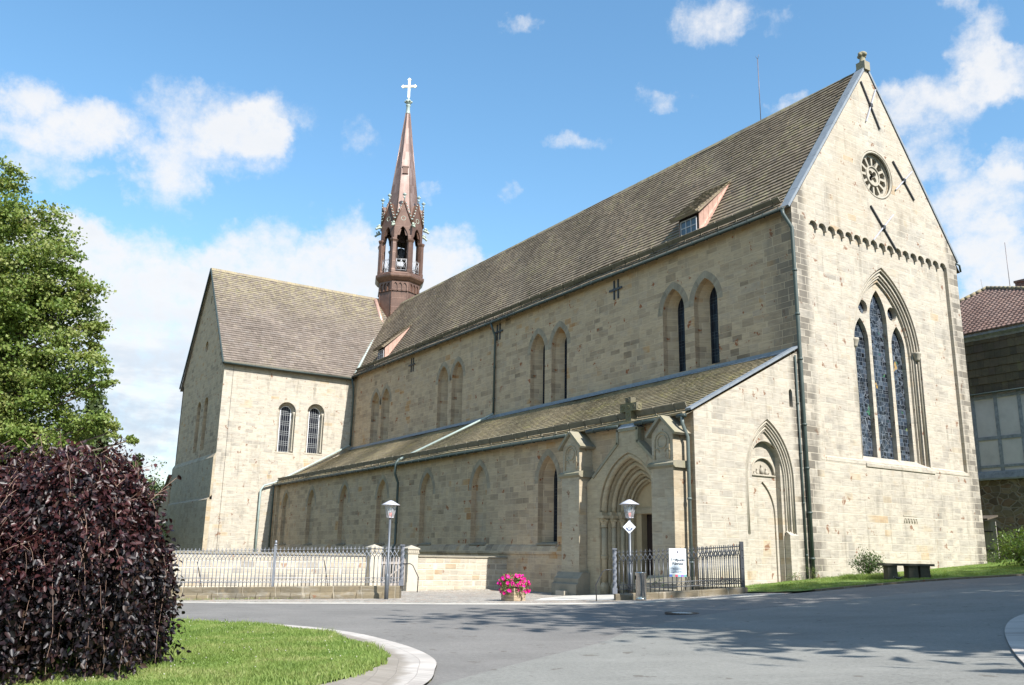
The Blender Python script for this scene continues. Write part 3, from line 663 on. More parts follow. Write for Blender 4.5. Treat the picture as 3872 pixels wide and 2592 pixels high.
# --- aisle west end (faces +X)
def aisle_west():
    b = MB()
    out = [(0, .2), (YN-.02, .3), (YN-.02, HT), (0, HA)]
    o1 = pointed(4.14, 1.42, .72, 4.8, 7.22, 12)
    slit = pointed(5.65, .11, 7.87, 8.48, 8.64, 4)
    b.panel(out, [(o1, .10), (slit, .5)], FX, -.004)
    o2 = pointed(4.14, 1.24, .72, 4.8, 6.98, 12); b.panel(o1, [(o2, .09)], FX, -.104)
    o3 = pointed(4.14, 1.06, .72, 4.8, 6.74, 12); b.panel(o2, [(o3, .08)], FX, -.194)
    ra = roundarch(4.22, .84, .74, 5.5, 16); b.panel(o3, [(ra, .24)], FX, -.274)
    dr = pointed(4.25, .68, .76, 3.4, 4.72, 8)
    ty = [(4.28+.70*math.cos(math.pi*i/14), 4.98+.70*math.sin(math.pi*i/14)) for i in range(15)]
    b.panel(ra, [(dr, .07), (ty, .08)], FX, -.514)
    b.face(dr, FX, -.584); b.face(slit, FX, -.504)
    b.build('aisle_end_wall', 'stone', church)
    k = MB(); k.face(slit, FX, -.49); k.build('slit_window', 'black', church)
    # jamb plinth blocks
    k = MB(); k.box(-.25, .03, 5.10, 5.62, .5, 2.6); k.prism([(-.22, 2.6), (.03, 2.6), (-.20, 2.78)], lambda u, v, w: (u, w, v), 5.14, 5.6)
    k.build('jamb_plinth', 'stone', church)
    # roll mouldings
    k = MB()
    for half, ap, w in ((1.34, 7.1, -.08), (1.15, 6.86, -.17)):
        pts = pointed(4.14, half, 2.6, 4.8, ap, 12); k.tube([FX(u, v, w) for u, v in pts[1:]+[pts[0]]], .042, 6)
    k.build('arch_moulding', 'trim', church)
    # carved tympanum with worn figures
    k = MB(); k.face(ty, FX, -.594)
    k.tube([FX(u, v, -.50) for u, v in ty], .04, 5); k.tube([FX(3.56, 4.96, -.5), FX(5.0, 4.96, -.5)], .05, 5)
    for (du, dv, w_, h) in ((0, .14, .10, .40), (-.26, .10, .08, .26), (-.42, .07, .07, .18), (.27, .12, .08, .28), (.45, .06, .07, .16)):
        k.lathe(FX(4.28+du, 4.98+dv-.1, -.56), [(w_*.9, 0), (w_, h*.3), (w_*.7, h*.6), (w_*.35, h*.68), (w_*.5, h*.78), (w_*.45, h*.95), (.01, h)], 7)
    k.build('tympanum', 'trim', church)
    # copper capped verge
    k = MB(); a = np.array((0, -.14, HA-.02)); e = np.array((0, YN-.05, HT+.06)); d = (e-a)/np.linalg.norm(e-a); nrm = np.array((0, -d[2], d[1])); L = np.linalg.norm(e-a)
    for i in range(6):
        c = a+d*(L*(i+.5)/6)+nrm*(.10+.003*(i % 2)); c[0] = -.1; k.obox(c, d, (1, 0, 0), nrm, L/12-.004, .15, .045)
    k.build('coping', 'lead', church)
aisle_west()

# --- clerestory wall (faces -Y)
FN = frY(YN)
NAVE_W = [(-43.97, 10.57, 14.93), (-41.94, 10.56, 14.95), (-32.07, 10.6, 15.15), (-29.94, 10.57, 15.16), (-19.83, 10.56, 15.17), (-17.55, 10.53, 15.14), (-7.68, 10.65, 15.08), (-5.42, 10.68, 15.08)]
def clerestory():
    b = MB(); holes = []
    for c, z0, z1 in NAVE_W: holes.append((pointed(c, .79, z0, z1-1.25, z1, 9), .30))
    b.panel([(XT-7.2, .2), (-.004, .2), (-.004, HE), (XT-7.2, HE)], holes, FN)
    for c, z0, z1 in NAVE_W:
        inner = pointed(c, .40, z0+.06, z1-1.02, z1-.26, 9); outer = pointed(c, .79, z0, z1-1.25, z1, 9)
        # splayed reveal
        n = len(outer); assert len(inner) == n
        b.add([FN(u, v, -.30) for u, v in outer]+[FN(u, v, -.72) for u, v in inner], [(i, (i+1) % n, n+(i+1) % n, n+i) for i in range(n)])
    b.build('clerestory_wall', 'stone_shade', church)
    for c, z0, z1 in NAVE_W:
        MB().face(pointed(c, .40, z0+.06, z1-1.02, z1-.26, 9), FN, -.70).build('window', 'dark_glass', church)
    # voussoir rings: separate wedge stones a finger proud
    for c, z0, z1 in NAVE_W: k = MB(); voussoirs(k, c, .79, z1-1.25, z1, .36, FN, .006); k.build('arch_ring', 'trim_vous', church)
def voussoirs(k, c, half, vs, apex, wid, fr, w, gap=.012):
    a = archline(pointed(c, half, vs-1, vs, apex, 12)); bo = archline(pointed(c, half+wid, vs-1, vs, apex+wid*1.05, 12))
    for i in range(len(a)-1):
        p = [np.array(a[i]), np.array(a[i+1]), np.array(bo[i+1]), np.array(bo[i])]
        m_ = sum(p)/4; p = [m_+(q-m_)*(1-gap*2.5) for q in p]
        k.prism([tuple(q) for q in p], fr, -.02, w)
clerestory()

# --- aisle wall (faces -Y) with plinth
FA = frY(0.0)
AISLE_W = [-46.1, -40.35, -34.0, -27.8, -21.7, -15.8, -9.6]
PX0, PX1, PC = -5.55, -1.45, -3.45          # portal
def aisle():
    b = MB(); holes = [(pointed(c, .78, 2.2, 4.95, 6.22, 9), .28) for c in AISLE_W]
    holes.append(([(PX0+.1, .0), (PX1-.1, .0), (PX1-.1, 5.0), (PC, 6.6), (PX0+.1, 5.0)], 0))
    b.panel([(XT, -.4), (0, -.4), (0, HA), (XT, HA)], holes, FA)
    for c in AISLE_W:
        outer = pointed(c, .78, 2.2, 4.95, 6.22, 9)
        if c == -9.6:
            inner = pointed(c, .44, 2.28, 5.15, 6.0, 9); n = len(outer)
            b.add([FA(u, v, -.28) for u, v in outer]+[FA(u, v, -.70) for u, v in inner], [(i, (i+1) % n, n+(i+1) % n, n+i) for i in range(n)])
        else: b.face(outer, FA, -.28)
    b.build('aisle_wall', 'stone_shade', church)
    MB().face(pointed(-9.6, .44, 2.28, 5.15, 6.0, 9), FA, -.68).build('window', 'dark_glass', church)
    for c in AISLE_W: k = MB(); voussoirs(k, c, .78, 4.95, 6.22, .30, FA, .006); k.build('arch_ring', 'trim_vous', church)
    k = MB(); pr = [(-.02, 2.14), (.10, 2.04), (.20, 1.82), (.20, 1.70), (.14, 1.66), (.14, -.6), (-.02, -.6)]
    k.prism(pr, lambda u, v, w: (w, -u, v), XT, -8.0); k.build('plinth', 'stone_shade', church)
    for c in AISLE_W: k = MB(); k.prism([(-.27, 2.24), (.10, 2.17), (.10, 2.12), (-.27, 2.12)], lambda u, v, w: (w, -u, v), c-.8, c+.8); k.build('window_sill', 'trim_dark', church)
    # small wall pier at the transept corner
    k = MB(); k.box(XT, XT+.9, -.22, .01, -.4, HA-.05); k.build('corner_pier', 'stone_shade', church)
aisle()

# --- portal
GP = -.36
def portal():
    Fp = frY(GP)
    apx = 5.86; spr = 3.45; hw = 2.0
    A = [pointed(PC, h, -.2, spr, a, 11) for h, a in ((1.86, 5.80), (1.60, 5.48), (1.36, 5.18), (1.14, 4.90), (.98, 4.66))]
    Y = [0.0, -.30, -.60, -.86, -1.10]
    b = MB()
    gl = [(PX0-.6, -.2), (PX1+.6, -.2), (PX1+.6, 4.7), (PX1, 5.08), (PC+.60, 6.2), (PC+.60, 6.74), (PC-.60, 6.74), (PC-.60, 6.2), (PX0, 5.08), (PX0-.6, 4.7)]
    b.panel(gl, [(A[0], .30)], Fp, 0)
    for i in range(1, 5): b.panel(A[i-1], [(A[i], .30 if i < 4 else .16)], Fp, Y[i])
    b.box(PC-.597, PC+.597, GP+.004, 0, 6.22, 6.737)
    b.build('portal_arch', 'portal_stone', church)
    # gable moulding (raking drip course) and cap
    k = MB()
    path = [(PX0-.15, 4.93), (PC-.62, 6.2), (PC-.62, 6.74), (PC+.62, 6.74), (PC+.62, 6.2), (PX1+.15, 4.93)]
    for (a, c) in zip(path[:-1], path[1:]):
        a, c = np.array(a), np.array(c); d = (c-a)/np.linalg.norm(c-a); nn = np.array((-d[1], d[0]))
        m_ = (a+c)/2; dep = .42 if abs(d[0]) > .3 else .2
        k.obox(Fp(m_[0], m_[1], .05-dep/2), (d[0], 0, d[1]), (nn[0], 0, nn[1]), (0, 1, 0), np.linalg.norm(c-a)/2+.03, .06, dep/2)
    k.build('drip_moulding', 'trim_moss', church)
    k = MB(); k.add([Fp(PC+a*.66, 6.80, w) for a in (-1, 1) for w in (.06, -.46)]+[Fp(PC+a*.27, 7.06, w) for a in (-1, 1) for w in (-.07, -.33)], [(0, 1, 3, 2), (4, 6, 7, 5), (0, 2, 6, 4), (1, 5, 7, 3), (0, 4, 5, 1), (2, 3, 7, 6)])
    k.build('lead_cap', 'lead', church)
    k = MB()
    cy0, cy1 = GP+.05, GP+.33
    k.box(PC-.17, PC+.17, cy0, cy1, 7.04, 8.08); k.box(PC-.52, PC-.17, cy0, cy1, 7.50, 7.83); k.box(PC+.17, PC+.52, cy0, cy1, 7.50, 7.83)
    k.box(PC-.24, PC+.24, cy0-.05, cy1+.05, 7.02, 7.14)
    for (u, v) in ((0, 7.67), (-.35, 7.67), (.35, 7.67), (0, 7.95), (0, 7.35)): k.tube([(PC+u+q[0], cy0-.004, v+q[1]) for q in circle(0, 0, .085, 12)], .018, 4, closed=True)
    k.tube([(PC+.525, (cy0+cy1)/2+q[0], 7.66+q[1]) for q in circle(0, 0, .085, 12)], .018, 4, closed=True)
    k.build('stone_cross', 'cross_stone', church)
    # archivolt rolls and the shafts that carry them
    k = MB()
    for (h, a, yy, r) in ((1.76, 5.70, -.18, .13), (1.50, 5.38, -.48, .105), (1.26, 5.08, -.76, .095), (1.05, 4.80, -1.0, .06)):
        pts = archline(pointed(PC, h, 0, spr, a, 14)); k.tube([Fp(u, v, yy) for u, v in pts], r, 10)
    k.build('archivolt', 'portal_stone', church)
    for (h, yy, r) in ((1.76, -.18, .125), (1.50, -.48, .10), (1.26, -.76, .09)):
        for s in (-1, 1):
            x = PC+s*h; y = GP-yy; z0 = gz(x, -.3)-.12
            c = MB(); c.lathe((x, y, z0), [(r, .55), (r, spr-.62-z0)], 12)
            for zz in (1.62,): c.lathe((x, y, zz), [(r*1.02, -.08), (r*1.35, -.05), (r*1.05, 0), (r*1.35, .05), (r*1.02, .08)], 12)
            c = c.build('column', 'portal_stone', church)
            cp = MB(); zz = spr-.62
            cp.lathe((x, y, zz), [(r*1.3, 0), (r*1.05, .05), (r*1.1, .12), (r*1.6, .30), (r*1.75, .36)], 12)
            for q in range(6):
                a = q*math.pi/3; cp.ball((x+math.cos(a)*r*1.55, y+math.sin(a)*r*1.55, zz+.27), r*.42, 6, 4)
            cp.obox((x, y, zz+.42), (1, 0, 0), (0, 1, 0), (0, 0, 1), r*2.0, r*2.0, .06); cp.build('capital', 'portal_stone', c)
            bs = MB(); bs.lathe((x, y, z0), [(r*1.7, 0), (r*1.7, .38), (r*1.75, .42), (r*1.5, .46), (r*1.3, .50), (r*1.35, .54), (r*1.0, .58)], 8); bs.build('base', 'portal_stone', c)
    for s in (-1, 1):   # impost course stepping along the jambs
        k = MB()
        for (h, ya, yb) in ((1.93, .02, -.32), (1.66, -.26, -.62), (1.41, -.56, -.88), (1.2, -.82, -1.12)):
            x0, x1 = PC+s*(h-.27), PC+s*(h+.05); k.box(min(x0, x1), max(x0, x1), GP-ya, GP-yb, spr-.16, spr-.01)
        k.build('impost', 'portal_stone', church)
    # inner wall with tympanum, lintel and door
    k = MB(); In = frY(GP+1.26)
    dh = .66
    dpts = [(PC-dh, -.2), (PC+dh, -.2), (PC+dh, 3.38), (PC-dh, 3.38)]
    k.panel(A[4], [(dpts, .35)], In, 0); k.build('tympanum', 'tymp', church)
    k = MB(); k.box(PC-1.0, PC+1.0, GP+1.20, GP+1.30, 3.40, 3.62); k.build('lintel', 'portal_stone', church)
    k = MB(); k.face(dpts, In, -.30)
    for xx in (-.33, .33):
        k.box(PC+xx-.27, PC+xx+.27, GP+1.52, GP+1.55, .35, 1.2); k.box(PC+xx-.27, PC+xx+.27, GP+1.52, GP+1.55, 1.35, 3.1)
    d = k.build('door', 'door_wood', church)
    k = MB(); k.tube([(PC-.06, GP+1.49, 1.5), (PC-.06, GP+1.47, 1.7)], .02, 6); k.build('handle', 'iron', d)
    # buttresses with little gabled heads
    for (x0, x1) in ((-7.45, -6.2), (-1.62, -.38)):
        bt = MB(); c = (x0+x1)/2
        bt.box(x0, x1, -.75, .0, -.3, 5.1); bt.box(x0+.03, x1-.03, -.72, .0, 5.1, 6.3)
        bt.prism([(x0+.03, 6.3), (x1-.03, 6.3), (c, 6.86)], FA, 0, .72)
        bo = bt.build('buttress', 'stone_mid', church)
        k = MB(); k.prism([(0, 5.22), (.70, 5.22), (.86, 5.12), (.86, 5.03), (.75, 4.95), (0, 4.95)], lambda u, v, w: (w, -u, v), x0-.12, x1+.12); k.build('cornice', 'trim_moss', bo)
        k = MB()
        for s in (-1, 1):
            a = np.array((c+s*(.62+.17), 6.20)); e = np.array((c, 6.92)); d = (e-a)/np.linalg.norm(e-a); nn = np.array((-d[1], d[0])); nn = nn if nn[1] > 0 else -nn
            m_ = (a+e)/2+nn*.03; k.obox(FA(m_[0], m_[1], .40), (d[0], 0, d[1]), (nn[0], 0, nn[1]), (0, 1, 0), np.linalg.norm(e-a)/2, .055, .45)
        k.build('gablet_roof', 'trim_moss', bo)
        k = MB(); F2 = frY(-.72)
        k.tube([F2(u, v, .02) for u, v in roundarch(c, .40, 5.3, 5.95, 12)[1:]+[(c-.40, 5.3)]], .03, 5)
        k.tube([F2(u, v, .015) for u, v in circle(c, 5.98, .25, 16)], .028, 5, closed=True)
        for s in (-1, 1): k.tube([F2(u, v, .015) for u, v in [(c+s*.30+.14*math.cos(a), 5.58+.14*math.sin(a)) for a in [math.pi*i/6 for i in range(7)]]], .025, 5)
        k.build('blind_tracery', 'portal_stone', bo)
        k = MB(); z0 = -.35
        k.prism([(0, .98), (.76, .98), (.90, .78), (.98, .72), (.98, .55), (1.1, .50), (1.1, z0), (0, z0)], lambda u, v, w: (w, -u, v), x0-.25, x1+.25); k.build('plinth', 'trim_dark', bo)
        if x0 < -5:
            k = MB(); k.box(-7.15, -6.55, -1.28, -1.06, -.2, .22); k.build('mounting_block', 'trim', bo)
portal()

# --- other walls of the church (transept, south side, east end)
def transept():
    FT = frX(XT); b = MB()
    tw = [(.38, .78, 9.75, 14.02), (2.95, .78, 9.85, 14.14)]
    ctr = [c for c, *_ in tw]
    holes = [(roundarch(c, h, z0, z1-h, 14), .34) for c, h, z0, z1 in tw]
    b.panel([(YT, -.6), (YN, -.6), (YN, HET), (YT, HET)], holes, FT)
    inn = []
    for c, h, z0, z1 in tw:
        o = roundarch(c, h, z0, z1-h, 14); i_ = roundarch(c+.08, .46, z0+.02, z1-h+.05, 14); n = len(o); inn.append(i_)
        o2 = roundarch(c, h-.13, z0, z1-h, 14)
        b.panel(o, [(o2, 0)], FT, -.34)
        b.add([FT(u, v, -.34) for u, v in o2]+[FT(u, v, -.70) for u, v in i_], [(j, (j+1) % n, n+(j+1) % n, n+j) for j in range(n)])
    b.build('transept_west_wall', 'stone', church)
    for i_, (c, h, z0, z1) in zip(inn, tw):
        w = MB().face(i_, FT, -.66).build('window', 'lead_glass', church)
        k = MB(); k.tube([FT(u, v, -.62) for u, v in i_[1:]+[i_[0], i_[1]]], .035, 4); k.build('frame', 'white_paint', w)
        for s in (-1, 1):
            sh = MB(); sh.lathe(FT(c+s*(h-.09), z0+.1, -.22), [(.11, 0), (.07, .12), (.06, .2), (.06, z1-h-z0-.45), (.1, z1-h-z0-.25), (.12, z1-h-z0-.1)], 8); sh.build('shaft', 'trim', church)
        k = MB(); k.prism([(-.66, z0+.08), (.03, z0-.03), (.03, z0-.12), (-.66, z0-.12)], lambda u, v, w_: (XT+u, w_, v), c-h-.05, c+h+.05); k.build('window_sill', 'trim', church)
    # north gable face (faces -Y), stepping out towards the ground
    FG = frY(YT); x0, x1 = XT-WT, XT; xm = (x0+x1)/2
    b = MB()
    circ = circle(xm+.45, 19.35, .5, 14); slit = roundarch(xm+.45, .16, 23.4, 24.0, 6)
    nw = [(-55.95, .62, 9.9, 14.4), (-53.55, .62, 9.9, 14.5)]
    hs = [(roundarch(c, h, z0, z1-h, 12), .5) for c, h, z0, z1 in nw]
    b.panel([(x0, -.6), (x1, -.6), (x1, HET), (xm, HRT), (x0, HET)], hs+[(circ, .4), (slit, .4)], FG)
    for p, _ in hs: b.face(p, FG, -.5)
    b.box(x0, x0+.3, YT, YS+6, -.6, HET-.1)
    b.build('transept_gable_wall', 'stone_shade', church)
    k = MB(); k.face(circ, FG, -.3); k.build('gable_opening', 'black', church); k = MB(); k.face(slit, FG, -.3); k.build('gable_opening', 'black', church)
    for (p, top, bot, ex) in ((.18, 8.95, 5.55, .12), (.36, 5.55, -.6, .22)):
        k = MB(); k.prism([(0, top+.35), (p, top), (p, bot), (0, bot)], lambda u, v, w: (w, YT-u, v), x0-ex, x1-.006); k.build('weathered_plinth', 'stone_mid', church)
    # transept string course on west face
    # lightning rod wire
    k = MB(); k.tube([(XT+.03, YT+.75, HET-.3), (XT+.03, YT+.75, 0)], .012, 4); k.build('lightning_wire', 'iron', church)
    # lean-to chapel on the east side of the transept
    k = MB(); k.prism([(x0+.02, 8.2), (x0-7.5, 2.4), (x0-7.5, -.8), (x0+.02, -.8)], FG, -4.5, .30); k.build('side_chapel_wall', 'stone_shade', church)
    k = MB(); k.prism([(x0-.0, 8.42), (x0-7.8, 2.4), (x0-7.8, 2.2), (x0-.0, 8.22)], FG, -4.8, .5); k.build('side_chapel_roof', 'transept_tiles', church)
    k = MB(); k.quad((XT-WT, YS, -.5), (0, YS, .5), (0, YS, HE), (XT-WT, YS, HE)); k.box(XT-WT+.1, XT-.1, YS-.1, YS+6, -.5, HET)
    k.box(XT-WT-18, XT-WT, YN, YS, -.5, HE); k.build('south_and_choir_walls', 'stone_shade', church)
transept()

# --- tiled roofs: every tile is its own little slab
def tiles(k, o, ax, up_, L, S, course=.30, tw=.38, t=.060, jit=.005, clip=None, sj=.01):
    o, ax, up_ = map(np.array, (o, ax, up_)); nr = np.cross(ax, up_); nr = nr if nr[2] > 0 else -nr
    V = []; Fc = []
    ncs = int(math.ceil(S/course)); rg = np.random.default_rng(int(abs(L*13+S*7)))
    for j in range(ncs):
        s0 = j*course; s1 = min(S, s0+course*1.12); x = -rg.random()*tw
        if s1-s0 < .03: continue
        while x < L:
            w = tw*(.72+.56*rg.random()); a, b_ = max(0, x), min(L, x+w-.006); x += w
            if b_-a < .02: continue
            h = t+jit*rg.standard_normal()*.8+.030*math.sin(a*.33+s0*.21+L)+.016*math.sin(a*.9+s0*.8); sl = (rg.random()-.5)*sj; h2 = .004+.030*math.sin(a*.33+s0*.21+L)+.016*math.sin(a*.9+s0*.8)
            if clip and clip(o+ax*(a+b_)/2+up_*s0): continue
            p = [o+ax*a+up_*(s0+sl)+nr*h, o+ax*b_+up_*(s0+sl*.4)+nr*(h+jit*rg.standard_normal()*.4), o+ax*b_+up_*s1+nr*h2, o+ax*a+up_*s1+nr*h2,
                 o+ax*a+up_*(s0+sl)-nr*.01, o+ax*b_+up_*(s0+sl*.4)-nr*.01]
            i = len(V); V += p; Fc += [(i, i+1, i+2, i+3), (i+4, i+5, i+1, i), (i+4, i, i+3, i+3), (i+1, i+5, i+2, i+2)]
    k.add(V, [tuple(dict.fromkeys(f)) for f in Fc])
def vec(a, b): a, b = np.array(a, float), np.array(b, float); return (b-a)/np.linalg.norm(b-a), float(np.linalg.norm(b-a))
def roofs():
    XE = XT-9.0
    # nave, north slope: flared foot then the main slope
    k = MB()
    e0, e1, e2 = (0, YN-.38, HE-.16), (0, YN+.75, HE+1.05), (0, YM, HR+.04)
    d1, l1 = vec(e0, e1); d2, l2 = vec(e1, e2)
    tiles(k, (-46.2-11, e0[1], e0[2]), (1, 0, 0), d1, 46.2+11-.42, l1, clip=lambda p: p[0] < XT-.2-(p[1]-YN+.3))
    tiles(k, (-57.2, e1[1], e1[2]), (1, 0, 0), d2, 57.2-.42, l2, clip=lambda p: p[0] < XT-.6-(p[1]-YN))
    k.quad((-57, e0[1]+.02, e0[2]-.03), (-.05, e0[1]+.02, e0[2]-.03), (-.05, e1[1], e1[2]-.03), (-57, e1[1], e1[2]-.03)); k.quad((-57, e1[1], e1[2]-.03), (-.05, e1[1], e1[2]-.03), (-.05, YM, HR), (-57, YM, HR))
    k.quad((XT-WT-18, YS+.4, HE-.6), (-.05, YS+.4, HE-.6), (-.05, YM, HR), (XT-WT-18, YM, HR)); k.quad((XT-WT-18, YN-.4, HE-.6), (XT-WT, YN-.4, HE-.6), (XT-WT, YM, HR), (XT-WT-18, YM, HR))
    nr = k.build('nave_roof', 'nave_tiles', church, recalc=False)
    k = MB(); x = -55.0
    while x < -.5:
        w = .42+.05*rnd.random(); k.lathe((x, YM, HR-.06+.012*rnd.random()), [(.02, 0)], 3) if 0 else None
        a = np.array((x+w/2, YM, HR+.015+.012*rnd.random())); k.prism([(YM-.20, a[2]-.20), (YM-.10, a[2]+.02), (YM, a[2]+.075), (YM+.10, a[2]+.02), (YM+.20, a[2]-.20)], lambda u, v, w_: (w_, u, v), x, x+w-.012); x += w
    k.build('ridge_tiles', 'aisle_tiles', nr)
    # aisle roof
    k = MB(); a0, a1 = (0, -.34, HA-.12), (0, YN-.02, HT-.02); d, l = vec(a0, a1)
    tiles(k, (XT+.06, a0[1], a0[2]), (1, 0, 0), d, -XT-.06-.22, l, course=.31, jit=.002, sj=.004)
    k.quad((XT, a0[1]+.02, a0[2]-.03), (-.02, a0[1]+.02, a0[2]-.03), (-.02, a1[1], a1[2]-.03), (XT, a1[1], a1[2]-.03))
    ar = k.build('aisle_roof', 'aisle_tiles', church, recalc=False)
    k = MB(); x = XT
    while x < -.3:
        w = min(2.0, -.25-x); k.prism([(YN-.005, HT+.19), (YN-.04, HT+.19), (YN-.05, HT+.07), (YN-.26, HT-.05), (YN-.26, HT-.07), (YN-.005, HT+.0)], lambda u, v, w_: (w_, u, v), x, x+w-.008); x += w
    k.build('lead_flashing', 'lead', ar)
    # transept roof, west slope (towards the nave) and the far one
    k = MB(); xm = XT-WT/2
    t0, t1 = (XT+.36, 0, HET-.14), (xm, 0, HRT+.03); d, l = vec(t0, t1)
    tiles(k, (t0[0], YT-.22, t0[2]), (0, 1, 0), d, 17.6, l, course=.29, tw=.42, clip=lambda p: p[1] > YN-.2+(XT-p[0])+.9)
    k.quad((XT+.34, YT-.2, HET-.17), (XT+.34, YN+1, HET-.17), (xm, YM, HRT), (xm, YT-.2, HRT)); k.quad((XT-WT-.36, YT-.2, HET-.5), (XT-WT-.36, YS, HET-.5), (xm, YS, HRT), (xm, YT-.2, HRT))
    tr = k.build('transept_roof', 'transept_tiles', church, recalc=False)
    k = MB(); y = YT-.2
    while y < YM-1.4:
        w = .42; zz = HRT+.02+.015*rnd.random(); k.prism([(xm-.20, zz-.20), (xm-.10, zz+.02), (xm, zz+.07), (xm+.10, zz+.02), (xm+.20, zz-.20)], lambda u, v, w_: (u, w_, v), y, y+w-.012); y += w
    k.build('ridge_tiles', 'ridge_yel', tr)
    k = MB()   # verge boards on the gable
    for s in (1, -1):
        a = np.array((xm+s*(WT/2+.40), YT-.24, HET-.25)); e = np.array((xm, YT-.24, HRT-.02)); dd, ll = vec(a, e)
        nn = np.cross(dd, (0, 1, 0)); k.obox((a+e)/2, dd, (0, 1, 0), nn, ll/2, .05, .09)
    k.build('verge_board', 'gutter', tr)
    # valley lead
    k = MB(); p0 = np.array((XT+.05, YN-.05, HE+.02)); p1 = np.array((xm+1.2, YM-1.2, HR-1.5)); k.tube([p0+(0, 0, .10), p1+(0, 0, .22)], .14, 5); k.build('valley_lead', 'verdigris', church)
    # gutters
    def gutter(x0, x1, y, z, nm='gutter'):
        q = MB(); q.tube([(x0, y, z), (x1, y, z)], .085, 8)
        x = x0+.5
        while x < x1: q.box(x-.015, x+.015, y-.095, y+.1, z-.09, z+.10); x += .9
        q.build(nm, 'gutter', church)
    gutter(XT+.2, -.05, YN-.46, HE-.24); gutter(XT+.15, -7.6, -.42, HA-.20); gutter(-6.1, PC-.55, -.42, HA-.20); gutter(PC+.55, -1.55, -.42, HA-.20); gutter(-.45, -.02, -.42, HA-.20)
    q = MB(); q.tube([(XT+.44, YT-.2, HET-.24), (XT+.44, YN-.3, HET-.24)], .085, 8); q.build('gutter', 'gutter', church)
    q = MB(); q.box(XT+.02, XT+.34, YT-.2, YN-.2, HET-.34, HET-.22); q.box(XT+.30, XT+.40, YT-.2, YN-.2, HET-.2, HET-.02); q.build('eaves_board', 'board', church)
    # snow boards standing on the lower slope
    def snow(x0, x1, y, z, d, parent, skip=()):
        q = MB(); x = x0; nrm = np.array((0, -d[2], d[1]))
        while x < x1:
            w = min(1.15, x1-x)
            if not any(a < x+w/2 < b_ for a, b_ in skip):
                c = np.array((x+w/2, y, z))+nrm*.22; q.obox(c, (1, 0, 0), nrm, (0, d[1], d[2]), w/2-.012, .13, .02)
                q.obox(np.array((x, y, z))+nrm*.18, (1, 0, 0), nrm, (0, d[1], d[2]), .015, .20, .05)
            x += w
        q.build('snow_board', 'board', parent)
    snow(XT+.6, -.5, YN+.02, HE+.27, d1, nr); snow(XT+.5, -.35, .08, HA+.10, vec(a0, a1)[0], ar)
    # roof hooks
    q = MB(); q.box(-.010, .010, -.16, .02, .05, .075); q.box(-.010, .010, -.18, -.15, -.02, .085); hk = q.build('roof_hook', 'iron', nr); first = True
    for s in range(0, 7):
        for i in range(11):
            y = YN+1.3+s*.80; x = -46+i*4.3+(2.1 if s % 2 else 0); z = HE+1.05+(y-YN-.75)*(HR-HE-1.05)/(YM-YN-.75)
            if x > -.8 or x < XT-(y-YN): continue
            o = hk if first else hk.copy()
            if not first: COL.objects.link(o)
            o.location = (x, y, z); first = False
roofs()

# --- dormers
def dormer(xl, xr, back):
    k = MB(); yf = YN+.42; sl = 1.398
    zb = HE+.80; zt = zb+.95; yb = YN+2.85; zback = HE+1.05+(yb-YN-.75)*1.42+.04
    roofp = [(xl-.35, yf-.30, zt-.08), (xr+.30, yf-.30, zt-.08), (xr+.02, yb, zback), (xl+.0, yb, zback)]
    # tiled lid
    top = [np.array(p) for p in roofp]; n = np.array((0, -.55, .83))
    k.add([*(p+n*.05 for p in top), *(p-n*.04 for p in top)], [(0, 1, 2, 3), (7, 6, 5, 4), (0, 4, 5, 1), (1, 5, 6, 2), (2, 6, 7, 3), (3, 7, 4, 0)])
    tl, L = vec(roofp[0], roofp[3]); tiles(k, top[0]+n*.05, (1, 0, 0), vec((0, roofp[0][1], roofp[0][2]), (0, yb, zback))[0], xr-xl+.5, vec((0, roofp[0][1], roofp[0][2]), (0, yb, zback))[1], course=.27)
    do = k.build('dormer', 'nave_tiles', church, recalc=False)
    k = MB(); zf = lambda y: (HE-.16+(y-YN+.38)*1.071) if y < YN+.75 else HE+1.05+(y-YN-.75)*1.42
    for x, s in ((xr, 1), (xl, -1)):
        y0 = yf
        pts = [(yf, zf(yf)-.05), (yf, zt-.02), (yb, zback+.0)]
        k.prism(pts, lambda u, v, w: (x+s*w, u, v), 0, .03)
        for i in range(1, 7):
            f = i/7; y_ = yf+(yb-yf)*f; zt_ = zt+(zback-zt)*f; k.box(x+(s*.03 if s > 0 else -.045), x+(.045 if s > 0 else -.03), y_-.012, y_+.012, zf(y_)+.02, zt_-.05)
    for i in range(8):   # flashing sheets on the tiles beside the cheek
        y_ = yf+.05+i*.28; k.add([(xr+.02, y_, zf(y_)+.06), (xr+.34-.03*i, y_, zf(y_)+.06), (xr+.31-.03*i, y_+.3, zf(y_+.3)+.07), (xr+.02, y_+.3, zf(y_+.3)+.07)], [(0, 1, 2, 3)])
    k.build('cheek', 'copper', do)
    k = MB(); k.prism([(xl, zf(yf)-.1), (xr, zf(yf)-.1), (xr, zt), (xl, zt)], lambda u, v, w: (u, yf-w, v), -.03, .0)
    k.build('front', 'door_wood', do)
    k = MB(); x0, x1 = xl+.16, xr-.14; z0, z1 = zb-.02, zt-.18
    for i in range(4): xx = x0+(x1-x0)*i/3; k.box(xx-.022, xx+.022, yf-.06, yf-.02, z0, z1)
    for i in range(3): zz = z0+(z1-z0)*i/2; k.box(x0-.02, x1+.02, yf-.062, yf-.022, zz-.022, zz+.022)
    wi = k.build('window', 'pale_iron', do)
    k = MB(); k.box(x0, x1, yf-.03, yf-.008, z0, z1); k.build('pane', 'pane_glass', wi)
dormer(-7.50, -6.10, 0); dormer(-44.95, -43.6, 0)

